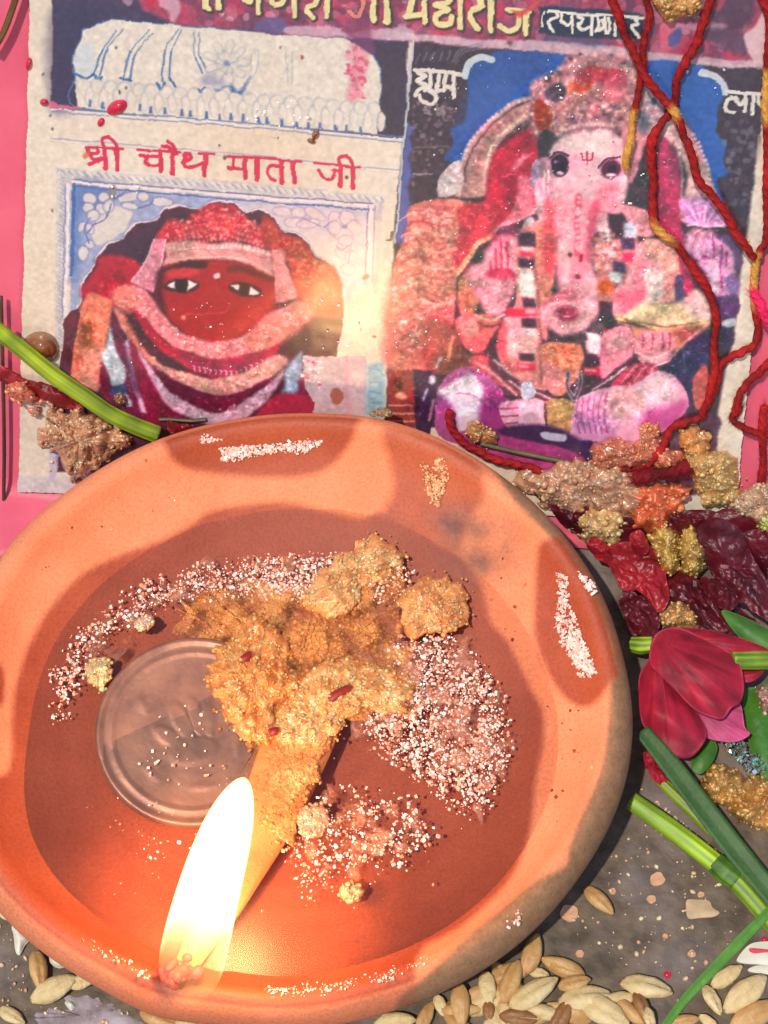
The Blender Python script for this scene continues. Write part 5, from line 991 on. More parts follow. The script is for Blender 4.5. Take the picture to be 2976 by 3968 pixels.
crystals('sugar_crust', [([(1200, 1235), (1225, 1240), (1232, 1300), (1258, 1370), (1290, 1440), (1285, 1470), (1250, 1460), (1215, 1400), (1195, 1350), (1205, 1290)], 1600, 1.1), ([(1240, 1225), (1288, 1262), (1290, 1290), (1262, 1270)], 90, 1.2)], lambda x, y, h: Bc(x, y, h), [(244, 200, 184), (238, 186, 168), (250, 224, 212)], 'long pinkish sugar crust on the right-hand rim stain', 'sugar', 14, h=.3)
crystals('sugar_crust', [([(906, 990), (960, 985), (972, 1030), (948, 1095), (930, 1090), (915, 1050)], 650, 1.1)], lambda x, y, h: Bc(x, y, h), [(214, 160, 112), (226, 178, 130)], 'tan tear-shaped sugar crust on far rim beside the smoke mark', 'sugar', 15, h=.3)
OR = (226, 128, 52)
for i, (po, h, c, c2, lb) in enumerate([
    ([(455, 1420), (500, 1360), (545, 1325), (590, 1350), (630, 1420), (636, 1480), (590, 1530), (600, 1600), (540, 1610), (500, 1560), (450, 1480)], 3.2, (232, 124, 50), (246, 172, 102), 'tall bright orange crumbly sweet lump overlapping the coin'),
    ([(640, 1470), (700, 1430), (800, 1440), (880, 1470), (870, 1530), (790, 1540), (720, 1590), (640, 1620), (590, 1600), (600, 1530)], 1.8, (232, 142, 70), (246, 182, 116), 'flat orange crumbly sweet patch above the soaked wick'),
    ([(860, 1300), (900, 1252), (960, 1245), (1010, 1290), (1005, 1350), (950, 1372), (880, 1370)], 2.8, (226, 136, 72), (242, 176, 112), 'rounded orange crumbly sweet lump at the right of the oil'),
    ([(660, 1290), (690, 1230), (740, 1200), (800, 1160), (840, 1175), (880, 1195), (860, 1230), (800, 1260), (760, 1320), (690, 1330)], 2.4, (228, 146, 80), (244, 186, 122), 'pale orange crumbly sweet lump at the back of the oil'),
    ([(390, 1320), (450, 1272), (560, 1262), (660, 1290), (700, 1240), (780, 1215), (870, 1215), (850, 1330), (880, 1400), (920, 1450), (890, 1530), (800, 1560), (745, 1570), (700, 1650), (650, 1770), (580, 1830), (530, 1720), (560, 1610), (500, 1570), (450, 1490), (470, 1400), (400, 1380)], .3, (226, 130, 54), (242, 170, 92), 'thin sheet of soaked golden crumble spread over oil and wick'),
    ([(590, 1590), (660, 1570), (700, 1590), (690, 1640), (640, 1720), (600, 1760), (570, 1700)], .4, (240, 160, 84), (248, 190, 120), 'thin smear of orange crumble along the soaked wick'),
    ([(180, 1450), (200, 1425), (235, 1425), (245, 1460), (215, 1485), (190, 1475)], 1.5, (226, 180, 116), (238, 200, 140), 'small cream crumb at the left edge of the coin'),
    ([(290, 1345), (320, 1325), (335, 1345), (318, 1362), (298, 1365)], 1.3, (238, 186, 140), (244, 210, 172), 'tiny pale crumb above the coin'),
    ([(640, 1770), (680, 1735), (710, 1760), (700, 1800), (660, 1810)], 1.0, (226, 140, 100), (236, 170, 130), 'soft peach crumb beside the wick at the right'),
    ([(735, 1915), (765, 1905), (785, 1925), (770, 1950), (740, 1945)], 1.0, (238, 160, 96), (244, 190, 130), 'round amber crumb alone in the front oil'),
    ([(800, 1400), (880, 1370), (980, 1370), (1050, 1440), (1095, 1530), (1090, 1640), (1040, 1740), (960, 1720), (880, 1650), (800, 1600), (790, 1500)], .25, (206, 120, 88), (232, 170, 140), 'pale film of melted sugar under the grains at right'),
    ([(660, 1760), (720, 1710), (840, 1730), (910, 1790), (860, 1860), (760, 1890), (680, 1930), (640, 1850)], .2, (212, 122, 82), (234, 166, 126), 'thin film of melted sugar in the front oil'),
    ([(150, 1420), (220, 1340), (330, 1270), (460, 1225), (620, 1205), (640, 1260), (480, 1280), (340, 1320), (240, 1400), (180, 1480)], .2, (196, 116, 84), (226, 164, 132), 'melted sugar film along the upper left of the oil')]):
    lump('sweet_crumb' if i < 10 else 'sugar_film', po, Bo, h, c, lb, 'sweet' if i < 10 else 'sugar', M_film if i in (4, 5) else (M_melt if i > 9 else M_sweet), .19, 1.8 if i not in (10, 11, 12) else .25, 100 + i, 'sweet crumbs inside the lamp' if i < 10 else 'melted sugar films in the lamp', c2=c2, spill=.35, rough_edge=.13 if i < 10 else .3)
M_red = mat('dried_petal_red', (150, 34, 26), (120, 24, 20), 600, .5, .4, 1800, .0002)
for i, (po, lb) in enumerate([([(710, 1500), (752, 1478), (758, 1488), (718, 1515)], 'tiny red chilli-like scrap on the flat orange crumble'), ([(518, 1420), (540, 1405), (544, 1416), (524, 1432)], 'tiny red scrap on top of the tall orange lump'), ([(580, 1575), (602, 1570), (600, 1584), (584, 1588)], 'tiny red scrap at the foot of the tall orange lump')]):
    V, F = rings(po, Bo, 2.6 if i < 1 else (3.8 if i == 1 else 2.2), n=16, bulge=.3, thick=.4, seed=i); tag(mesh('red_scrap', V, F, M_red), lb, 'scrap', 'red scraps on the sweet crumbs')
crystals('rim_specks', [([(60, 1180), (250, 1010), (360, 960), (420, 1020), (700, 1030), (820, 960), (820, 1060), (450, 1080), (250, 1170), (100, 1290), (20, 1400)], 60, 1.1), ([(1040, 1080), (1140, 1180), (1150, 1380), (1200, 1500), (1290, 1540), (1280, 1680), (1180, 1850), (1160, 1680), (1180, 1560), (1060, 1330), (1050, 1200)], 70, 1.1)], lambda x, y, h: Bc(x, y, h - .05), [(206, 120, 78), (236, 180, 140), (140, 70, 44), (120, 60, 40)], 'tiny crumbs sticking to the dry clay rim', 'crumbs', 16)
# crumbs outside the lamp
Z = lambda pts: TR(pts, 0, 1200)
KC = lambda x, y, h: K(x, y, h + .6)
OUT = [(Z([(300, 970), (380, 880), (400, 790), (560, 790), (700, 810), (810, 880), (950, 920), (1000, 1040), (900, 1100), (720, 1260), (590, 1320), (540, 1280), (440, 1120), (380, 1070), (310, 1040)]), KC, 3.4, (168, 112, 78), (190, 134, 96), 'large brown crumbly sweet lump behind the left of the lamp rim', .6),
    (Z([(40, 600), (130, 540), (220, 590), (300, 680), (250, 740), (150, 720), (60, 660)]), KC, 2.2, (190, 92, 66), (206, 116, 84), 'small reddish wet sweet crumb at the pink card left edge', .7),
    (Z([(250, 780), (280, 740), (310, 780), (300, 825), (255, 825)]), KC, 1.2, (166, 110, 92), (180, 126, 104), 'tiny brown crumb hanging below the red scrap on the left', .5),
    (Z([(340, 680), (400, 700), (440, 760), (430, 800), (390, 780)]), KC, 1.4, (176, 116, 88), (190, 136, 104), 'small tan crumb under the green stem at the left', .5),
    (Z([(880, 690), (920, 650), (965, 670), (970, 730), (910, 735)]), KC, 1.2, (146, 92, 62), (160, 110, 80), 'small brown crumb above the green stem', .5),
    (TR([(360, 860), (400, 805), (440, 820), (500, 870), (490, 900), (420, 905)], 1476, 900, .9042), KC, 2.0, (160, 106, 60), (176, 124, 78), 'small brown crumb on the poster edge behind the far rim', .55),
    (C5([(60, 340), (200, 300), (330, 270), (480, 290), (650, 330), (700, 420), (660, 520), (520, 520), (400, 540), (250, 510), (150, 440)]), Gs, 4.0, (172, 116, 88), (194, 144, 110), 'wide mauve-brown crumbly heap behind the right of the rim', .62),
    (C5([(370, 560), (460, 510), (620, 560), (650, 640), (560, 700), (450, 680), (350, 640)]), Gs, 4.0, (186, 140, 90), (206, 164, 112), 'pale tan crumb under the mauve heap, against the lamp', .6),
    (C5([(680, 420), (790, 390), (950, 420), (860, 540), (800, 620), (690, 620), (640, 540)]), Gs, 5.0, (196, 84, 46), (210, 106, 66), 'orange-red soaked crumb among the brown crumbs', .75),
    (C5([(460, 200), (560, 140), (660, 170), (740, 130), (820, 180), (900, 230), (880, 290), (780, 300), (650, 270), (500, 310)]), KC, 2.6, (170, 84, 62), (188, 108, 74), 'reddish crumble where the poster foot meets the threads', .65),
    (C5([(700, 90), (740, 50), (790, 80), (780, 140), (720, 150)]), KC, 2.0, (186, 104, 66), (200, 124, 84), 'small orange-brown crumb on the deity poster foot', .6),
    (C5([(920, 110), (980, 80), (1050, 120), (1060, 200), (980, 220), (920, 180)]), KC, 2.6, (188, 118, 62), (204, 138, 80), 'round amber crumb beside the poster lower right corner', .7),
    (C5([(950, 240), (1080, 210), (1200, 240), (1215, 400), (1190, 470), (1060, 500), (1000, 400)]), KC, 3.2, (172, 128, 72), (192, 148, 92), 'golden brown crumb heap at the poster lower right corner', .62),
    (C5([(800, 250), (860, 220), (915, 240), (900, 290), (820, 300)]), KC, 1.8, (184, 116, 70), (200, 134, 84), 'small amber crumb left of the golden heap', .6),
    (C5([(1190, 500), (1280, 410), (1382, 390), (1420, 560), (1280, 570)]), Gs, 4.0, (168, 128, 98), (188, 150, 118), 'greyish tan crumb at the right edge under the red threads', .62),
    (C5([(740, 660), (830, 610), (880, 640), (905, 700), (885, 850), (800, 840), (770, 760)]), Gs, 7.5, (180, 138, 64), (204, 166, 92), 'left half of the golden crumb pair above the red petals', .5),
    (C5([(915, 650), (980, 610), (1020, 680), (1060, 760), (1010, 860), (925, 850)]), Gs, 7.5, (176, 134, 62), (200, 160, 90), 'right half of the golden crumb pair above the red petals', .5),
    (C5([(810, 1040), (900, 1000), (960, 1030), (1000, 1140), (900, 1150), (820, 1130)]), Gs, 6.0, (198, 138, 78), (214, 160, 100), 'tan crumb touching the top of the magenta flower', .5),
    (C5([(1030, 1950), (1120, 1890), (1220, 1930), (1280, 2020), (1240, 2100), (1120, 2090), (1050, 2020)]), Gs, 6.5, (172, 116, 54), (194, 142, 78), 'brown sugary crumb lump under the glittering leaf', .55),
    (C5([(1180, 2080), (1260, 1980), (1330, 1960), (1440, 2010), (1440, 2240), (1300, 2200), (1200, 2150)]), Gs, 7.0, (170, 112, 52), (192, 140, 76), 'bigger brown sugary lump at the right edge beside the blade', .55),
    (C5([(1320, 1480), (1382, 1470), (1420, 1560), (1400, 1600), (1340, 1590)]), Gs, 7.0, (176, 116, 100), (196, 140, 122), 'pinkish crumb at the right edge beside the flower', .5),
    (C5([(1330, 560), (1420, 520), (1440, 620), (1350, 640)]), Gs, 5.0, (150, 140, 60), (170, 160, 80), 'small olive crumb at the far right edge', .45),
    (np.array([(1410, -30), (1420, 20), (1440, 42), (1470, 36), (1500, 25), (1515, -30)]), KC, 1.5, (176, 120, 62), (196, 138, 76), 'amber crumb on the top edge of the poster between threads', .7),
    (np.array([(806, 890), (822, 880), (842, 884), (846, 898), (810, 900)]), lambda x, y, h: Bc(x, y, h), 1.2, (130, 96, 60), (146, 112, 76), 'tiny dark crumb on the far rim of the lamp', .4)]
for i, (po, S, h, c, c2, lb, gr_) in enumerate(OUT):
    c = np.minimum(np.array(c) * 1.1, 240); c2 = np.minimum(np.array(c2) * 1.14, 246); po = np.asarray(po).mean(0) + (np.asarray(po) - np.asarray(po).mean(0)) * (1.14 if i > 5 and i < 22 else 1.04)
    lump('sweet_crumb', po, S, h, c, lb, 'sweet', M_sweet, gr_ * .42, 2.2, 200 + i, 'sweet crumbs around the lamp', c2=c2)
# amber syrup bead behind the stem, red droplet on the poster
M_bead = mat('syrup', (150, 84, 46), (170, 98, 54), 200, .12, spec=.6, sss=.4, sssd=.002, coat=.6)
def blob(name, cx, cy, rx, ry, h, S, m, label, cat, rot=0):
    t = np.linspace(0, 2 * np.pi, 14, endpoint=False); r = math.radians(rot); x = rx * np.cos(t); y = ry * np.sin(t)
    V, F = rings(np.stack([cx + x * math.cos(r) - y * math.sin(r), cy + x * math.sin(r) + y * math.cos(r)], -1), S, 0, n=40, ss=(1, .97, .9, .78, .6, .4, .2), bulge=h, thick=.05)
    return tag(mesh(name, V, F, m), label, cat)
blob('syrup_bead', *Z([(310, 300)])[0], 42, 38, 3.2, KC, M_bead, 'glossy brown syrup bead behind the green stem', 'sweet')
M_kum = mat('red_powder_paste', (206, 36, 70), (190, 30, 60), 500, .28, .2, 900, .0002, coat=.3)
blob('red_droplet', 253, 232, 24, 15, .9, KC, M_kum, 'glossy red oval droplet stuck on the white dome print', 'droplet', -28)
blob('red_speck', 218, 264, 7, 10, .4, KC, M_kum, 'tiny red tail speck below the red oval droplet', 'droplet', 30)
blob('red_speck', 95, 221, 9, 8, .6, KC, M_kum, 'small red speck on the poster left margin', 'droplet')
blob('red_speck', 62, 138, 6, 14, .5, KC, M_kum, 'red smear where the poster left edge meets the card', 'droplet', 10)
blob('brown_speck', 682, 290, 8, 12, .8, KC, M_bead, 'tiny brown crumb on the line below the dome print', 'crumb', 20)
blob('brown_speck', 673, 305, 10, 6, .6, KC, M_bead, 'tiny amber crumb just above the printed title', 'crumb', 20)

crystals('poster_sparkle', [([(520, 240), (640, 200), (720, 240), (690, 300), (560, 310)], 60, 1), ([(230, 400), (300, 400), (300, 430), (240, 430)], 16, 1), ([(640, 620), (960, 560), (980, 780), (640, 780)], 90, .8), ([(900, 300), (1500, 300), (1480, 860), (940, 860)], 200, .8), ([(1130, 120), (1380, 120), (1300, 280), (1150, 260)], 50, 1.1), ([(300, 560), (640, 640), (600, 860), (250, 800)], 60, .8), ([(900, 80), (1600, 140), (1600, 300), (900, 280)], 50, .8)], lambda x, y, h: K(x, y, h + .55), [(240, 236, 230), (226, 214, 206), (246, 240, 236)], 'tiny pale grains added as gloss sparkle all over the poster', 'sugar', 17, size=.15)  # pale grains added to imitate sparkle of the glossy sheet
# ------------------------------------------------------------------ red threads
def thread(name, pts, label, r=.48, pale=(), S=None, h0=1.3, c=(146, 24, 24), seed=0):
    S = S or (lambda x, y, h: K(x, y, h)); p = crom(pts, 14); d = np.r_[0, np.cumsum(np.hypot(*np.diff(p, axis=0).T))]; u = np.linspace(0, d[-1], int(d[-1] / 3.2)); p = np.stack([np.interp(u, d, p[:, 0]), np.interp(u, d, p[:, 1])], -1)
    g = np.random.default_rng(seed); n = len(p); wob = np.array([mnoise.noise(Vector((k * .05, seed * 3.1, 0))) for k in range(n)]); wob2 = np.array([mnoise.noise(Vector((k * .16, seed * 5.7, 2))) for k in range(n)])
    p = p + np.stack([wob2 * 2.4, np.roll(wob2, 9) * 2.0], -1)
    P = S(p[:, 0], p[:, 1], h0 + .5 * wob); R = r * (1 + .22 * wob + .12 * wob2); R[0] *= .7; R[-1] *= .7
    V, F, dd_ = sweep(P, R, circ(14, 3, .15), twist=1.5)
    # loose fibres
    k = 900; ii_ = g.integers(1, n - 1, k); base = P[ii_]; dirv = g.normal(size=(k, 3)); dirv /= np.linalg.norm(dirv, axis=1)[:, None]; tan = (P[ii_ + 1] - P[ii_ - 1]); tan /= np.linalg.norm(tan, axis=1)[:, None]
    e = base + dirv * R[ii_][:, None] * (1.3 + .7 * g.random((k, 1))) + tan * (g.random((k, 1)) - .5) * 2.4; s = base + dirv * R[ii_][:, None] * .5; wv = np.cross(e - s, CAM - s); wv /= np.linalg.norm(wv, axis=1)[:, None] + 1e-9; wv *= .045
    fv = np.stack([s - wv, s + wv, e], 1).reshape(-1, 3); m0 = len(V); ff = [[m0 + 3 * i, m0 + 3 * i + 1, m0 + 3 * i + 2] for i in range(k)]
    fr_ = np.linspace(0, 1, n); pl = np.zeros(n)
    for a, b_ in pale: pl = np.maximum(pl, np.clip(np.minimum(fr_ - a, b_ - fr_) / .02 + .5, 0, 1))
    base_c = lin(np.array(c)[None] * (1 + .25 * wob[:, None] + .15 * wob2[:, None]).clip(.6, 1.4)); pc = lin(np.array((206, 146, 66))); cc = base_c * (1 - pl[:, None]) + pc * pl[:, None]
    t = np.repeat(cc, 14, 0); t[0::14] *= .8; t[5::14] *= .85
    t = np.vstack([t, np.repeat(cc[ii_], 3, 0)])
    return tag(mesh(name, np.vstack([V, fv]), F + ff, M_thread, tint=np.clip(t, 0, 1)), label, 'thread', 'red sacred threads')
M_thread = mat('dyed_cotton', rough=.75, attr='tint', bump=.8, bscale=3500, bdist=.0002, spec=.25, mulvar=.2, nscale=2500)
Ft = lambda p: TR(p, 2146, 0); Ht = lambda p: TR(p, 2146, 800); Rt = lambda p: TR(p, 1476, 900, .9042)
thread('red_thread', np.vstack([Ft([(430, -60), (510, 150), (560, 290), (640, 440), (700, 580), (790, 700), (900, 820), (950, 900), (1010, 1050), (1080, 1230), (1110, 1380), (1220, 1500)]), Ht([(1230, -80), (1330, 50), (1400, 200), (1480, 290), (1552, 410)])]), 'red thread running diagonally from upper left across the deity crown', .5, [(.425, .465)], h0=2.2, seed=1)
thread('red_thread', Ft([(700, -60), (742, 90), (728, 200), (700, 330), (690, 440), (680, 560), (660, 700), (640, 820), (610, 920), (600, 1050), (568, 1180), (556, 1310)]), 'short red thread with a yellow lower end over the deity eye', .44, [(.66, 1.2)], h0=1.4, seed=2)
thread('red_thread', np.vstack([Ft([(1240, -60), (1150, 200), (1100, 350), (1010, 500), (950, 630), (940, 780), (890, 880), (820, 980), (762, 1080), (757, 1250), (772, 1400)]), Ht([(768, -40), (772, 120), (830, 200), (930, 280), (1030, 400), (1110, 520), (1190, 640), (1240, 770), (1262, 900), (1244, 1030), (1240, 1150), (1252, 1250), (1230, 1350), (1200, 1500), (1150, 1600)]), Rt([(1380, 790), (1300, 815), (1240, 850), (1200, 930), (1130, 1000), (1000, 1020), (900, 1050), (820, 1085), (740, 1060), (650, 1010), (560, 990), (480, 970), (420, 940), (340, 890), (300, 830), (290, 760)])]),
    'long red thread looping down the deity side to the lamp rim', .52, [(.315, .35)], h0=1.5, seed=3)
thread('red_thread', np.vstack([Ft([(1590, -60), (1650, 60), (1668, 200), (1650, 500), (1640, 760), (1650, 1000), (1655, 1300)]), Ht([(1650, 0), (1650, 240), (1580, 380), (1556, 500), (1548, 650), (1560, 800), (1588, 950), (1562, 1060), (1470, 1120), (1350, 1180), (1280, 1260), (1250, 1400), (1180, 1560)])]), 'red thread following the poster right margin, yellow where it bends', .48, [(.18, .30), (.60, .72)], h0=1.2, seed=4)
thread('red_thread', np.vstack([Ht([(1720, 1160), (1600, 1280), (1500, 1370), (1432, 1490), (1400, 1620)]), Rt([(1535, 745), (1508, 800), (1580, 850), (1680, 870)])]), 'red thread curling round the poster lower right corner', .52, [], h0=1.5, seed=5)
thread('red_thread', Ht([(1540, 660), (1590, 740), (1640, 850), (1720, 980)]), 'bright pink thread end at the right poster margin', .55, [], h0=2.4, c=(226, 40, 90), seed=6)
thread('red_thread', C5([(660, 350), (760, 330), (860, 315), (940, 290), (985, 300)]), 'short thick dark red thread between the crumbs', .95, [], h0=2.6, c=(110, 14, 22), seed=7)
thread('red_thread', C5([(1360, -40), (1350, 120), (1358, 260), (1345, 380), (1370, 470)]), 'dark red thread hanging at the right edge below the poster', .5, [], h0=1.4, seed=8)

# ------------------------------------------------------------------ stems, leaves, petals
def stemmat(name, c):
    m = mat(name, rough=.5, attr='tint', bump=.4, bscale=900, bdist=.0002, sss=.2, sssd=.001, sssr=(.6, 1, .2), spec=.4); m['c'] = c; return m
M_stem = stemmat('green_stem', (124, 146, 32)); M_stem2 = stemmat('pale_green_stem', (116, 146, 38))
M_blade = mat('dark_green_blade', (40, 74, 20), (54, 90, 28), 300, .6, .5, 1400, .0002)
M_leaf = mat('green_leaf', (50, 96, 26), (72, 120, 40), 300, .55, .4, 800, .0003)
def stem(name, pts, w, S, h0, m, label, seed=0, flat=.8, cat='stem', parent=None):
    p = crom(pts, 12); n = len(p); u = np.linspace(0, 1, n); hh = np.interp(u, np.linspace(0, 1, len(np.atleast_1d(h0))), np.atleast_1d(h0)); P = S(p[:, 0], p[:, 1], hh)
    ww = np.interp(u, np.linspace(0, 1, len(np.atleast_1d(w))), np.atleast_1d(w)) / 17.2 / 2
    V, F, _ = sweep(P, ww, circ(28, 7, .07), 0, flat)
    tc_ = np.array(m.get('c', (120, 140, 40)), float); ang = np.tile(np.arange(28), n) * 2 * np.pi / 28; al = np.repeat(np.arange(n), 28) * .06
    f = np.array([mnoise.noise(Vector((a * 2.5, b_ * .5, seed))) + .6 * mnoise.noise(Vector((a * .3, b_ * 2.2, seed + 3))) for a, b_ in zip(ang, al)])
    t = lin(np.clip(tc_[None] * (1 + .07 * np.cos(7 * ang) + .34 * f)[:, None] + np.clip(f, 0, 1)[:, None] * np.array([30, 20, -8]), 4, 235)); o = mesh(name, V, F, m, parent, tint=t)
    return tag(o, label, cat) if parent is None else o
stem('plant_sprig', Z([(-60, 120), (60, 220), (200, 330), (420, 510), (640, 660), (860, 810), (1050, 900), (1225, 968)]), [36, 38, 38, 40], K, [4.5, 4.2, 3.8, 3.0], M_stem, 'cut green stem lying across the poster lower left corner', 1)
st = thing('plant_sprig', 'thick pale green stem with a leaf joint at the right of the lamp', 'stem', at(1540., 1860., 0.))
stem('stalk', np.array([(1362, 1728), (1450, 1790), (1540, 1860), (1600, 1912), (1680, 2005)]), [40, 44, 44, 42], Gs, [3.0, 2.6, 2.2, 2.0], M_stem2, None, 2, parent=st)
stem('joint_sheath', np.array([(1545, 1862), (1570, 1884), (1592, 1902)]), [46, 52, 44], Gs, [2.4, 2.5, 2.4], stemmat('sheath', (66, 104, 30)), None, 3, parent=st)
stem('plant_sprig', np.array([(1420, 1680), (1500, 1757), (1600, 1848), (1680, 1925)]), [24, 26, 28, 28], Gs, [4, 3.5, 3, 3], M_stem, 'thin yellow-green stem half hidden under the dark blade', 4)
stem('plant_sprig', C5([(1190, 1325), (1300, 1325), (1440, 1322)]), [38, 40, 40], Gs, [10.5, 9.5, 9], M_stem2, 'short pale green stem end at the right of the magenta flower', 5)
stem('plant_sprig', C5([(648, 1240), (700, 1245), (765, 1240)]), [34, 40, 36], Gs, [6, 6.5, 7], M_stem2, 'stub of light green stalk between lamp rim and flower', 6)
stem('thin_stick', np.array([(-15, 110), (12, 60), (40, -20)]), [14, 14, 14], K, [1.2, 1.2, 1.2], stemmat('dry_stick', (96, 68, 36)), 'thin brown stick at the top left corner of the card', 7, cat='stick')
stem('thin_stick', np.array([(2, 640), (6, 800), (9, 960), (8, 1100), (12, 1178)]), [9, 9, 9, 9], K, [.9, .9, .9, .9], stemmat('dark_stick', (82, 52, 42)), 'thin dark stalk along the left edge of the pink card', 8, cat='stick')
stem('thin_stick', TR([(425, 905), (600, 945), (800, 985), (930, 1015)], 1476, 900, .9042), [10, 11, 10], K, [1.0, 1.2, 1.0], stemmat('olive_stick', (84, 80, 48)), 'thin olive stalk along the poster foot behind the rim', 9, cat='stick')
stem('thin_stick', TR([(1230, 850), (1330, 850), (1480, 860), (1600, 850)], 0, 1200), [9, 9, 9], K, [.8, .8, .8], stemmat('olive_stick_dark', (74, 64, 40)), 'thin dark stalk behind the far rim beside the green stem', 10, cat='stick')
def blade(name, pts, w, h, m, label):
    p = crom(pts, 10); n = len(p); u = np.linspace(0, 1, n); P = Gs(p[:, 0], p[:, 1], np.interp(u, np.linspace(0, 1, len(h)), h)); ww = np.interp(u, np.linspace(0, 1, len(w)), w) / 17.2 / 2
    pf = np.array([(-1, .10), (-.6, .0), (-.08, -.10), (.08, -.10), (.6, .0), (1, .10), (1, .04), (.6, -.08), (0, -.2), (-.6, -.08), (-1, .04)]); V, F, _ = sweep(P, ww, pf, 0, 1.3); return tag(mesh(name, V, F, m), label, 'leaf')
blade('grass_blade', np.array([(1386, 1578), (1450, 1655), (1530, 1760), (1600, 1850), (1690, 1958)]), [34, 46, 50, 50, 46], [9.5, 8, 6, 5, 4.5], M_blade, 'broad dark green grass blade crossing below the magenta flower')
blade('grass_blade', np.array([(1672, 1958), (1600, 2032), (1530, 2105), (1480, 2158), (1425, 2232)]), [20, 24, 22, 20, 16], [3.5, 3.2, 3, 2.6, 2.4], mat('green_blade', (70, 120, 34), (92, 140, 48), 300, .4, .4, 1400, .0002), 'narrow green blade running down to the wheat at lower right')
def leaf(name, po, z, m, label, bulge=.8, wr=.15, wk=6, seed=0, slope=(0, 0), S=Gs, parent=None, cat='leaf', edge=0, thick=.2, group=None, n=48, base=None, c=None):
    V, F = rings(po, S, z, n=n if base is None else 110, ss=(1, .93, .8, .6, .38, .16) if base is None else tuple(np.linspace(1, .04, 18)), bulge=bulge, thick=thick, wr=wr, wk=wk, seed=seed, slope=slope, edge=edge)
    t = None
    if base is not None:                       # veins fan out from the foot of the petal
        v = pix(V) - np.asarray(base); an = np.arctan2(v[:, 1], v[:, 0]); rd = np.hypot(v[:, 0], v[:, 1]) / 120
        f = np.array([mnoise.noise(Vector((x * 9, y * .7, seed))) + .6 * mnoise.noise(Vector((x * 26, y * 1.1, seed + 4))) for x, y in zip(an, rd)]); V[:, 2] += .10 * f + (1.1 * fnoise(V, .30, seed, 3) if cat == 'petal' and parent is None else 0)
        k = len(V) // 2; rim_ = np.zeros(len(V)); rim_[:110] = .5; rim_[110:220] = .2; rim_[k:k + 110] = .5
        f2 = fnoise(V, .22, seed, 2); t = lin(np.clip(np.array(c)[None] * (1 + .22 * f + .22 * f2)[:, None] + rim_[:, None] * np.array([16, 26, 30]), 4, 240))
    o = mesh(name, V, F, m, parent, tint=t)
    return tag(o, label, cat, group) if parent is None else o
leaf('green_leaf', C5([(1130, 1060), (1210, 1075), (1330, 1130), (1440, 1200), (1440, 1275), (1290, 1245), (1200, 1170)]), 7, M_leaf, 'small bright green leaf behind the magenta flower at right edge', 1, .15, 5, 1)
leaf('green_leaf', C5([(1250, 1490), (1330, 1470), (1440, 1480), (1440, 1960), (1340, 1950), (1290, 1800), (1255, 1640)]), 2.2, mat('leaf_dark', (48, 96, 22), (66, 120, 32), 250, .4, .4, 800, .0003), 'large green leaf with glitter under the flower', 1, .25, 5, 2)
leaf('green_leaf', C5([(970, 1870), (1020, 1790), (1080, 1745), (1110, 1790), (1090, 1860), (1030, 1930), (985, 1925)]), 3.2, M_leaf, 'small green leaf tip below the magenta flower', .7, .1, 5, 3)
M_mag = mat('magenta_petal', rough=.6, attr='tint', bump=.5, bscale=900, bdist=.0002, spec=.35, sss=.25, sssd=.001, sssr=(1, .2, .3))
M_magl = M_mag
fl = thing('flower', 'magenta-red flower with broad folded petals beside the lamp', 'flower', at(1490., 1520., 0.))
leaf('petal', C5([(880, 1150), (1050, 1160), (1250, 1210), (1390, 1270), (1320, 1300), (1200, 1300), (1050, 1265), (930, 1210)]), 8.5, M_mag, None, 1.0, .25, 6, 11, parent=fl, base=C5([(790, 1210)])[0], c=(150, 22, 44))
leaf('petal', C5([(1230, 1380), (1360, 1368), (1320, 1425), (1260, 1440)]), 7.5, M_mag, None, .5, .1, 6, 12, parent=fl, base=C5([(790, 1210)])[0], c=(150, 22, 44))
leaf('petal', C5([(960, 1580), (1130, 1620), (1180, 1570), (1235, 1560), (1258, 1680), (1285, 1722), (1200, 1762), (1060, 1742), (1020, 1680)]), 7.2, M_magl, None, .9, .15, 5, 13, parent=fl, base=C5([(900, 1500)])[0], c=(180, 66, 104))
leaf('petal', C5([(780, 1190), (740, 1320), (690, 1420), (700, 1640), (790, 1770), (880, 1838), (970, 1842), (1040, 1765), (1052, 1700), (1000, 1600), (900, 1480), (840, 1350)]), 8.4, M_mag, None, 2.2, .55, 8, 14, parent=fl, edge=.25, base=C5([(790, 1210)])[0], c=(150, 22, 44))
leaf('petal', C5([(775, 1190), (880, 1148), (1000, 1188), (1150, 1268), (1222, 1322), (1252, 1440), (1240, 1540), (1185, 1582), (1130, 1642), (1010, 1602), (940, 1545), (890, 1490), (800, 1400), (745, 1330)]), 10.6, M_mag, None, 2.0, .35, 7, 15, parent=fl, edge=.3, base=C5([(790, 1210)])[0], c=(150, 22, 44))
leaf('petal_scrap', C5([(715, 1820), (770, 1828), (845, 1960), (805, 1988), (740, 1930)]), 4.6, M_mag, 'small red petal tip poking out under the dark blade', .9, .1, 6, 16, cat='petal', base=C5([(720, 1800)])[0], c=(170, 26, 44))
M_wr = mat('wilted_red_petal', rough=.42, attr='tint', bump=.8, bscale=700, bdist=.0004, spec=.5)
M_wd = mat('wilted_maroon_petal', rough=.4, attr='tint', bump=.8, bscale=700, bdist=.0004, spec=.5)
WG = 'wilted petals beside the lamp'
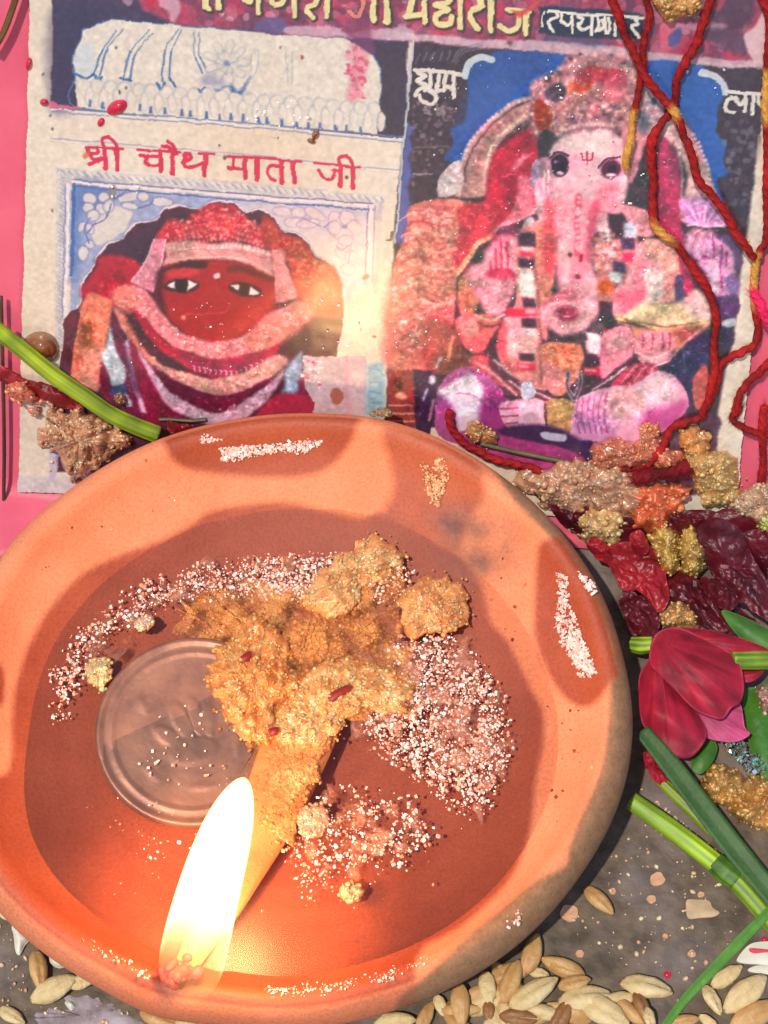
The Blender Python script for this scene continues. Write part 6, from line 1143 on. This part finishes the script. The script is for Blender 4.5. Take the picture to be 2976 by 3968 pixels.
for i, (po, z, m, wr, lb) in enumerate([
    (C5([(120, 420), (300, 470), (560, 560), (900, 520), (1200, 520), (1440, 540), (1440, 760), (1000, 800), (640, 760), (360, 640)]), 1.0, M_wd, .3, 'dark maroon petal layer added for shadowy gaps under the brown crumbs'),  # added layer, gives the gaps among the crumbs a shadow tone
    (C5([(640, 880), (840, 860), (1100, 900), (1300, 1100), (1440, 1250), (1200, 1220), (900, 1180), (680, 1220), (600, 1050)]), .8, M_wd, .3, 'dark sheet added for the shade between lamp and flower'),  # dark sheet stands in for shade on the table here
    (C5([(410, 700), (460, 665), (540, 720), (560, 800), (500, 800), (440, 760)]), 5.0, M_wr, .3, 'small bright red wilted petal tucked against the lamp'),
    (C5([(520, 720), (650, 690), (770, 720), (840, 870), (850, 1010), (790, 1070), (700, 970), (600, 950), (540, 850)]), 5.0, M_wr, .7, 'wrinkled red wilted petal below the golden crumb pair'),
    (C5([(585, 1000), (640, 955), (720, 1000), (805, 1090), (775, 1190), (690, 1200), (620, 1120)]), 5.6, M_wd, .6, 'dark wrinkled petal hanging from the red wilted one'),
    (C5([(780, 850), (960, 860), (1080, 1020), (1170, 1170), (1050, 1150), (900, 1010), (820, 1000)]), 2.8, M_wd, .5, 'flat maroon petal behind the tan crumb'),
    (C5([(1000, 620), (1130, 560), (1250, 640), (1320, 800), (1400, 960), (1440, 1160), (1290, 1060), (1160, 960), (1090, 870), (1045, 760)]), 5.6, M_wd, .9, 'large crumpled maroon petal at the right edge'),
    (C5([(1230, 660), (1440, 640), (1440, 1000), (1330, 820)]), 3.8, M_wd, .6, 'maroon petal layer behind the large crumpled one'),
    (C5([(1060, 900), (1130, 910), (1220, 1010), (1160, 1060), (1090, 1010)]), 6.0, M_wd, .5, 'small shiny maroon petal curl below the large one'),
    (C5([(860, 540), (960, 530), (1060, 560), (1040, 640), (960, 640), (880, 620)]), 3.0, M_wd, .4, 'blackish red petal in the gap under the golden heap'),
    (C5([(230, 520), (380, 540), (420, 660), (340, 640)]), 1.5, M_wd, .3, 'blackish red petal in the shade behind the lamp'),
    (C5([(640, 660), (700, 630), (740, 690), (730, 760), (660, 740)]), 6.2, M_wr, .3, 'little red petal shred above the wrinkled red petal')]):
    leaf('wilted_petal', po, z, m, lb, 1.4, wr * .35, 7, 30 + i, cat='petal', edge=.4, group=WG, base=np.asarray(po)[0], c=(142, 26, 34) if m is M_wr else (86, 14, 26))
leaf('wilted_petal', Z([(-40, 420), (150, 500), (380, 590), (560, 690), (650, 775), (470, 765), (330, 695), (150, 610), (-40, 530)]), 1.4, M_wr, 'long dark red petal strip under the green stem at left', .8, .25, 10, 50, S=K, cat='petal', group=WG, base=(-60, 880), c=(130, 22, 28))
leaf('wilted_petal', Z([(1290, 870), (1400, 880), (1500, 900), (1420, 960), (1320, 950)]), 1.2, M_wr, 'small dark red petal at the tip of the cut green stem', .6, .2, 10, 51, S=K, cat='petal', group=WG, base=(-60, 880), c=(130, 22, 28))
# glitter on the leaf
g = np.random.default_rng(77); q = rand_in(C5([(1120, 1770), (1240, 1750), (1330, 1830), (1370, 1900), (1300, 1950), (1210, 1860)]), 120, g); Cg = Gs(q[:, 0], q[:, 1], 4.4 + g.random(120) * 1.0)
V, F = scatter_mesh(Cg, .16 + .3 * g.random(120) ** 2, (CUBE[0] * np.array([1, 1, .2]), CUBE[1]), g, .3)
hue = np.array([(230, 240, 235), (190, 235, 225), (235, 230, 190), (150, 220, 210)])
tag(mesh('glitter', V, F, mat('foil_flake', rough=.12, attr='tint', metal=.9), smooth=False, tint=np.repeat(lin(hue)[g.integers(4, size=120)], 8, 0)), 'silvery glitter flakes on the green leaf by the flower', 'glitter', kind='stuff')

# ------------------------------------------------------------------ wheat
M_wheat = [mat('wheat_gold', (176, 130, 74), (204, 164, 106), 300, .5, .7, 700, .0004, sss=.15, sssd=.001), mat('wheat_pale', (196, 168, 114), (220, 196, 146), 300, .6, .9, 700, .0005), mat('wheat_brown', (128, 84, 44), (152, 106, 60), 300, .5, .7, 700, .0004)]
def grain_mesh(name, seed, husk):
    g = np.random.default_rng(seed); V0, F0 = ICO3; V = V0.copy(); x = V[:, 0]
    w = (1 - .25 * np.abs(x) ** 3) * (1 - .16 * x); V[:, 1] *= w; V[:, 2] *= w * .9
    fur = np.exp(-(V[:, 1] / .13) ** 2) * (V[:, 2] > 0) * .42 * (1 - .5 * x * x); V[:, 2] -= fur
    V[:, 2] -= .10 * x * x
    nn = np.array([mnoise.noise(Vector(tuple(p * 2.2)) + Vector((seed, 0, 0))) for p in V0]); n2_ = np.array([mnoise.noise(Vector((p[0] * 1.5, p[1] * 7, p[2] * 7)) + Vector((seed, 5, 0))) for p in V0])
    V *= (1 + .05 * nn + (.09 if husk else .02) * n2_)[:, None]; V *= np.array([1, .42, .38])
    me = bpy.data.meshes.new(name); me.from_pydata((V * MM * 3.0).tolist(), [], F0.tolist()); me.update(); me.polygons.foreach_set('use_smooth', np.ones(len(me.polygons), bool)); me.materials.append(M_wheat[1 if husk else (2 if seed % 5 == 4 else 0)]); return me
GM = {('g', 0): grain_mesh('wheat_grain', 1, False), ('g', 1): grain_mesh('wheat_grain', 2, False), ('h', 0): grain_mesh('wheat_grain', 3, True), ('h', 1): grain_mesh('wheat_grain', 6, True), ('b', 0): grain_mesh('wheat_grain', 4, False), ('b', 1): grain_mesh('wheat_grain', 9, False)}
Q = lambda x, y: TR([(x, y)], 2146, 3138)[0]; R_ = lambda x, y: TR([(x, y)], 1316, 3138)[0]; Yl = lambda x, y: TR([(x, y)], 0, 3400)[0]
GR = [(Q(350, 700), 300, 42, 'g', 1.2, 'lone golden wheat grain touching the lamp on its right side'), (Q(725, 1370), 400, 10, 'h', 1.3, 'large pale husky wheat grain below the red dot'), (Q(690, 1540), 280, 66, 'b', 1.9, 'dark brown wheat grain standing out under the pale husky one'), (Q(745, 1625), 200, 80, 'h', 2.6, 'pale grain tip overlapping the dark brown grain'),
    (Q(100, 1235), 260, 12, 'g', 1.2, 'smooth golden grain at the upper end of the grain heap'), (Q(160, 1340), 260, -14, 'g', 1.6, 'golden grain just under the topmost one of the heap'), (Q(390, 1560), 400, 26, 'h', 1.8, 'long rough wheat grain at the right end of the heap'), (Q(250, 1450), 420, -8, 'h', 1.4, 'pale slim grain lying above the long rough one'), (Q(60, 1600), 330, -60, 'b', 1.6, 'brownish grain at bottom left of the long rough one'),
    (Q(1490, 1420), 420, -34, 'h', 1.5, 'pale wheat grain at the right edge below the paper scrap'), (Q(1560, 1590), 430, -24, 'g', 1.5, 'golden wheat grain in the lower right corner'), (Q(1230, 1470), 260, 62, 'h', 1.3, 'broken husky grain beside the narrow green blade'), (Q(1340, 1290), 290, -30, 'h', 1.0, 'flat greyish husk behind the narrow green blade'), (Q(1000, 1640), 260, -10, 'g', 1.3, 'tan grain under the lower end of the narrow blade'), (Q(1200, 1640), 170, 30, 'h', 1.2, 'small white broken grain near the lower right corner'),
    (R_(1490, 1110), 330, -70, 'g', 1.6, 'upright tan grain leaning on the lamp, topmost by the rim'), (R_(1145, 1375), 260, 80, 'h', 1.8, 'whitish split grain pressed against the lamp'), (R_(1325, 1325), 350, -66, 'g', 1.8, 'pale slanting grain beside the whitish split one'), (R_(1500, 1420), 430, -30, 'h', 2.0, 'long striped grain in the middle of the heap'), (R_(935, 1510), 340, 86, 'g', 2.0, 'upright amber grain with a clear crease by the lamp'), (R_(1155, 1560), 220, 84, 'b', 1.5, 'shaded brown grain right of the upright amber one'),
    (R_(1390, 1610), 300, 4, 'b', 1.8, 'tan brown grain at the bottom of the heap'), (R_(665, 1600), 260, -62, 'g', 1.4, 'golden grain left of the upright amber one'), (R_(430, 1645), 320, -6, 'h', 1.2, 'pale grain peeping out under the front of the lamp'), (R_(785, 1520), 190, 60, 'h', 1.0, 'small white husk between two golden grains'), (R_(1540, 1260), 170, 10, 'h', 1.0, 'tiny pale husk piece between the upper grains'), (R_(1080, 1480), 190, -80, 'h', 1.2, 'narrow white husk beside the upright amber grain'), (R_(1250, 1560), 190, -50, 'h', .9, 'crumbled husk bit deep in the heap'),
    (Yl(300, 720), 330, 74, 'g', 1.4, 'upright yellowish grain left of the lamp'), (Yl(420, 860), 380, -24, 'h', 1.5, 'rough split grain beside the upright one on the left'), (Yl(640, 800), 240, -18, 'h', 1.1, 'pale split grain end tucked under the lamp on the left'), (Yl(30, 275), 180, 40, 'h', 1.2, 'pale grain at the left picture edge'), (Yl(1230, 1085), 300, 14, 'g', 1.2, 'golden grain at the bottom under the flame'), (Yl(1480, 1130), 260, 10, 'h', 1.0, 'pale grain at the bottom right of the flame base'), (Yl(90, 1070), 230, 25, 'h', .7, 'thin flat husk in the lower left corner')]
for i, ((x, y), ln, an, kd, z, lb) in enumerate(GR):
    me = GM[(kd, i % 2)]; o = bpy.data.objects.new('wheat_grain', me); col.objects.link(o); L_ = ln * .5003 / 1.7938 / 16.6
    a_ = math.radians(-an); ex = math.cos(a_); ey = math.sin(a_) / .88; yaw = math.atan2(ey, ex); p = at(x, y, z); s = L_ / 6.0
    o.location = Vector((p[0], p[1], max(p[2], 1.1 * s)) ) * MM; o.rotation_euler = (random.uniform(-.5, .5), random.uniform(-.12, .12), yaw); o.scale = (s, s * random.uniform(.9, 1.1) * (1.1 if kd == 'h' else 1), s)
    tag(o, lb, 'wheat grain', 'wheat grains on the table')
g = np.random.default_rng(404); hp = rand_in(np.array([(905, 2185), (1010, 2140), (1080, 2080), (1170, 2070), (1260, 2110), (1330, 2140), (1400, 2215), (900, 2240)]), 18, g)
for i, (x, y) in enumerate(hp):
    o = bpy.data.objects.new('wheat_grain', GM[('ghb'[i % 3 if i % 3 < 2 else 0], i % 2)]); col.objects.link(o); p = at(x, y, .7); s = .95 + .15 * g.random()
    o.location = Vector((p[0], p[1], .9)) * MM; o.rotation_euler = (g.uniform(-1.2, 1.2), g.uniform(-.2, .2), g.uniform(0, 3.14)); o.scale = (s, s, s)
    ORD = 'leftmost|second|third|fourth|fifth|sixth|seventh|eighth|ninth|tenth|eleventh|twelfth|thirteenth|fourteenth|fifteenth|sixteenth|seventeenth|rightmost'.split('|'); k_ = int((hp[:, 0] < x).sum())
    tag(o, ('half-buried wheat grain in the front heap, %s' + ('' if k_ in (0, 17) else ' from the left')) % ORD[k_], 'wheat grain', 'wheat grains buried in the heap')
# ------------------------------------------------------------------ bits on the table
M_pow = mat('dried_white_powder', (120, 104, 104), (170, 156, 160), 330, .85, .9, 500, .0006, detail=8)
leaf('powder_patch', TR([(180, 1180), (190, 1100), (250, 1090), (270, 1040), (340, 1050), (380, 1000), (440, 1010), (520, 910), (590, 930), (680, 870), (740, 910), (800, 880), (850, 950), (960, 940), (990, 1000), (1060, 1000), (1050, 1060), (1110, 1080), (1000, 1200)], 0, 3400), -.12, M_pow, 'rough lilac-grey patch of dried powder at the lower left', .45, .25, 16, 80, cat='powder', thick=.2, n=80)
M_rice = mat('rice_white', (214, 204, 184), (226, 216, 196), 300, .5, .2, 900, .0002, sss=.4, sssd=.0015)
leaf('rice_grain', TR([(110, 340), (170, 370), (232, 460), (190, 530), (150, 600), (120, 570), (105, 450), (90, 390)], 0, 3400), .6, M_rice, 'whitish rice grain against the lamp on the left', 1.0, 0, 5, 60, cat='rice grain', thick=.5)
leaf('rice_grain', TR([(385, 590), (440, 620), (510, 680), (450, 700), (390, 660)], 0, 3400), .7, M_rice, 'whitish rice grain end between the left wheat and lamp', .9, 0, 5, 61, cat='rice grain', thick=.5)
leaf('rice_grain', TR([(505, 960), (560, 955), (582, 1000), (550, 1030), (510, 990)], 0, 3400), .3, M_rice, 'small white chip below the left wheat grains', .6, .1, 5, 62, cat='rice grain')
M_flake = mat('tan_flake', (178, 148, 112), (196, 168, 132), 500, .7, .5, 1200, .0002)
leaf('husk_flake', TR([(1030, 700), (1110, 696), (1200, 704), (1230, 760), (1285, 795), (1240, 828), (1140, 836), (1042, 842), (1024, 770)], 2146, 3138), .35, M_flake, 'flat beige husk flake alone on the grey table', .25, .05, 5, 63, cat='flake')
M_spot = mat('dried_batter', (196, 142, 104), (212, 164, 124), 600, .75, .6, 1500, .0003)
for i, (x, y, r, lb) in enumerate([(805, 540, 58, 'round pinkish dried spot near the green stem'), (755, 692, 36, 'small ringed dried spot left of the beige flake'), (455, 630, 28, 'pale dried spot beside the lone wheat grain'), (120, 800, 74, 'large orange-tan dried spot at the lamp edge'), (200, 1115, 32, 'yellowish ringed dried spot above the grain heap'), (1065, 1115, 32, 'brownish ringed dried spot near the narrow blade'), (1140, 655, 26, 'small pinkish dried spot above the beige flake'), (862, 978, 22, 'small yellow dried spot in the middle of the bare table')]):
    px, py = Q(x, y); k = r * .5003 / 1.7938; t = np.linspace(0, 2 * np.pi, 12, endpoint=False); gg = np.random.default_rng(i); rr = k * (1 + .25 * (gg.random(12) - .5))
    V, F = rings(np.stack([px + rr * np.cos(t), py + rr * np.sin(t) * .92], -1), Gs, .12, n=28, bulge=-.08, thick=.15, ss=(1, .9, .7, .5, .3, .15), edge=.03, seed=i); tag(mesh('dried_spot', V, F, M_spot), lb, 'spot', 'dried spots on the table')
g = np.random.default_rng(31); q = np.vstack([rand_in(TR([(100, 900), (450, 300), (700, 60), (1250, 480), (1560, 850), (1000, 1500), (500, 1200), (220, 1120)], 2146, 3138), 130, g), rand_in(TR([(0, 300), (200, 600), (200, 1100), (0, 1130)], 0, 3400), 26, g), rand_in(TR([(300, 1000), (1000, 1000), (1000, 1130), (300, 1130)], 0, 3400), 20, g), rand_in(np.array([(1380, 1700), (1430, 1740), (1560, 1850), (1450, 1760)]), 20, g)])
Cq = Gs(q[:, 0], q[:, 1], np.full(len(q), .12)); V, F = scatter_mesh(Cq, .12 + .34 * g.random(len(q)) ** 3, (ICO1[0] * np.array([1, 1, .6]), ICO1[1]), g, .4)
tag(mesh('table_crumbs', V, F, M_sugar, tint=np.repeat(lin(np.array([(206, 178, 140), (222, 200, 160), (190, 150, 120)]))[g.integers(3, size=len(q))], len(ICO1[0]), 0)), 'fine pale crumbs sprinkled over the grey table', 'crumbs', kind='stuff')
for x, y, r, lb in ((880, 1275, 30, 'red powder dot beside the pale husky grain'), (1632, 1002, 24, 'red powder dot above the paper scrap')):
    px, py = Q(x, y); k = r * .5003 / 1.7938; t = np.linspace(0, 2 * np.pi, 10, endpoint=False); V, F = rings(np.stack([px + k * np.cos(t), py + k * np.sin(t)], -1), Gs, .2, n=20, bulge=.3, thick=.2); tag(mesh('red_dot', V, F, M_kum), lb, 'powder dot')
M_pap = mat('white_paper', (206, 200, 178), (216, 210, 190), 300, .6, .2, 800, .0002)
ps = thing('paper_scrap', 'cream paper scrap with a red mark at the lower right edge', 'paper', at(1640., 2040., 0.))
leaf('sheet', TR([(1420, 1150), (1540, 1032), (1760, 1040), (1760, 1195), (1560, 1196), (1440, 1185)], 2146, 3138), .8, M_pap, None, .2, .05, 4, 70, parent=ps, thick=.25)
leaf('red_mark', TR([(1516, 1072), (1580, 1074), (1659, 1082), (1740, 1080), (1740, 1106), (1640, 1104), (1560, 1112), (1520, 1098)], 2146, 3138), 1.25, mat('red_print', (206, 60, 76), None, rough=.6), None, .05, 0, 4, 71, parent=ps, thick=.05)
leaf('paper_scrap', TR([(1500, 1240), (1580, 1205), (1760, 1200), (1760, 1275), (1560, 1262)], 2146, 3138), .4, M_pap, 'second cream paper piece under the marked one', .15, .05, 4, 72, cat='paper', thick=.25)
for o in list(bpy.data.objects):
    if '_o' in o: del o['_o']
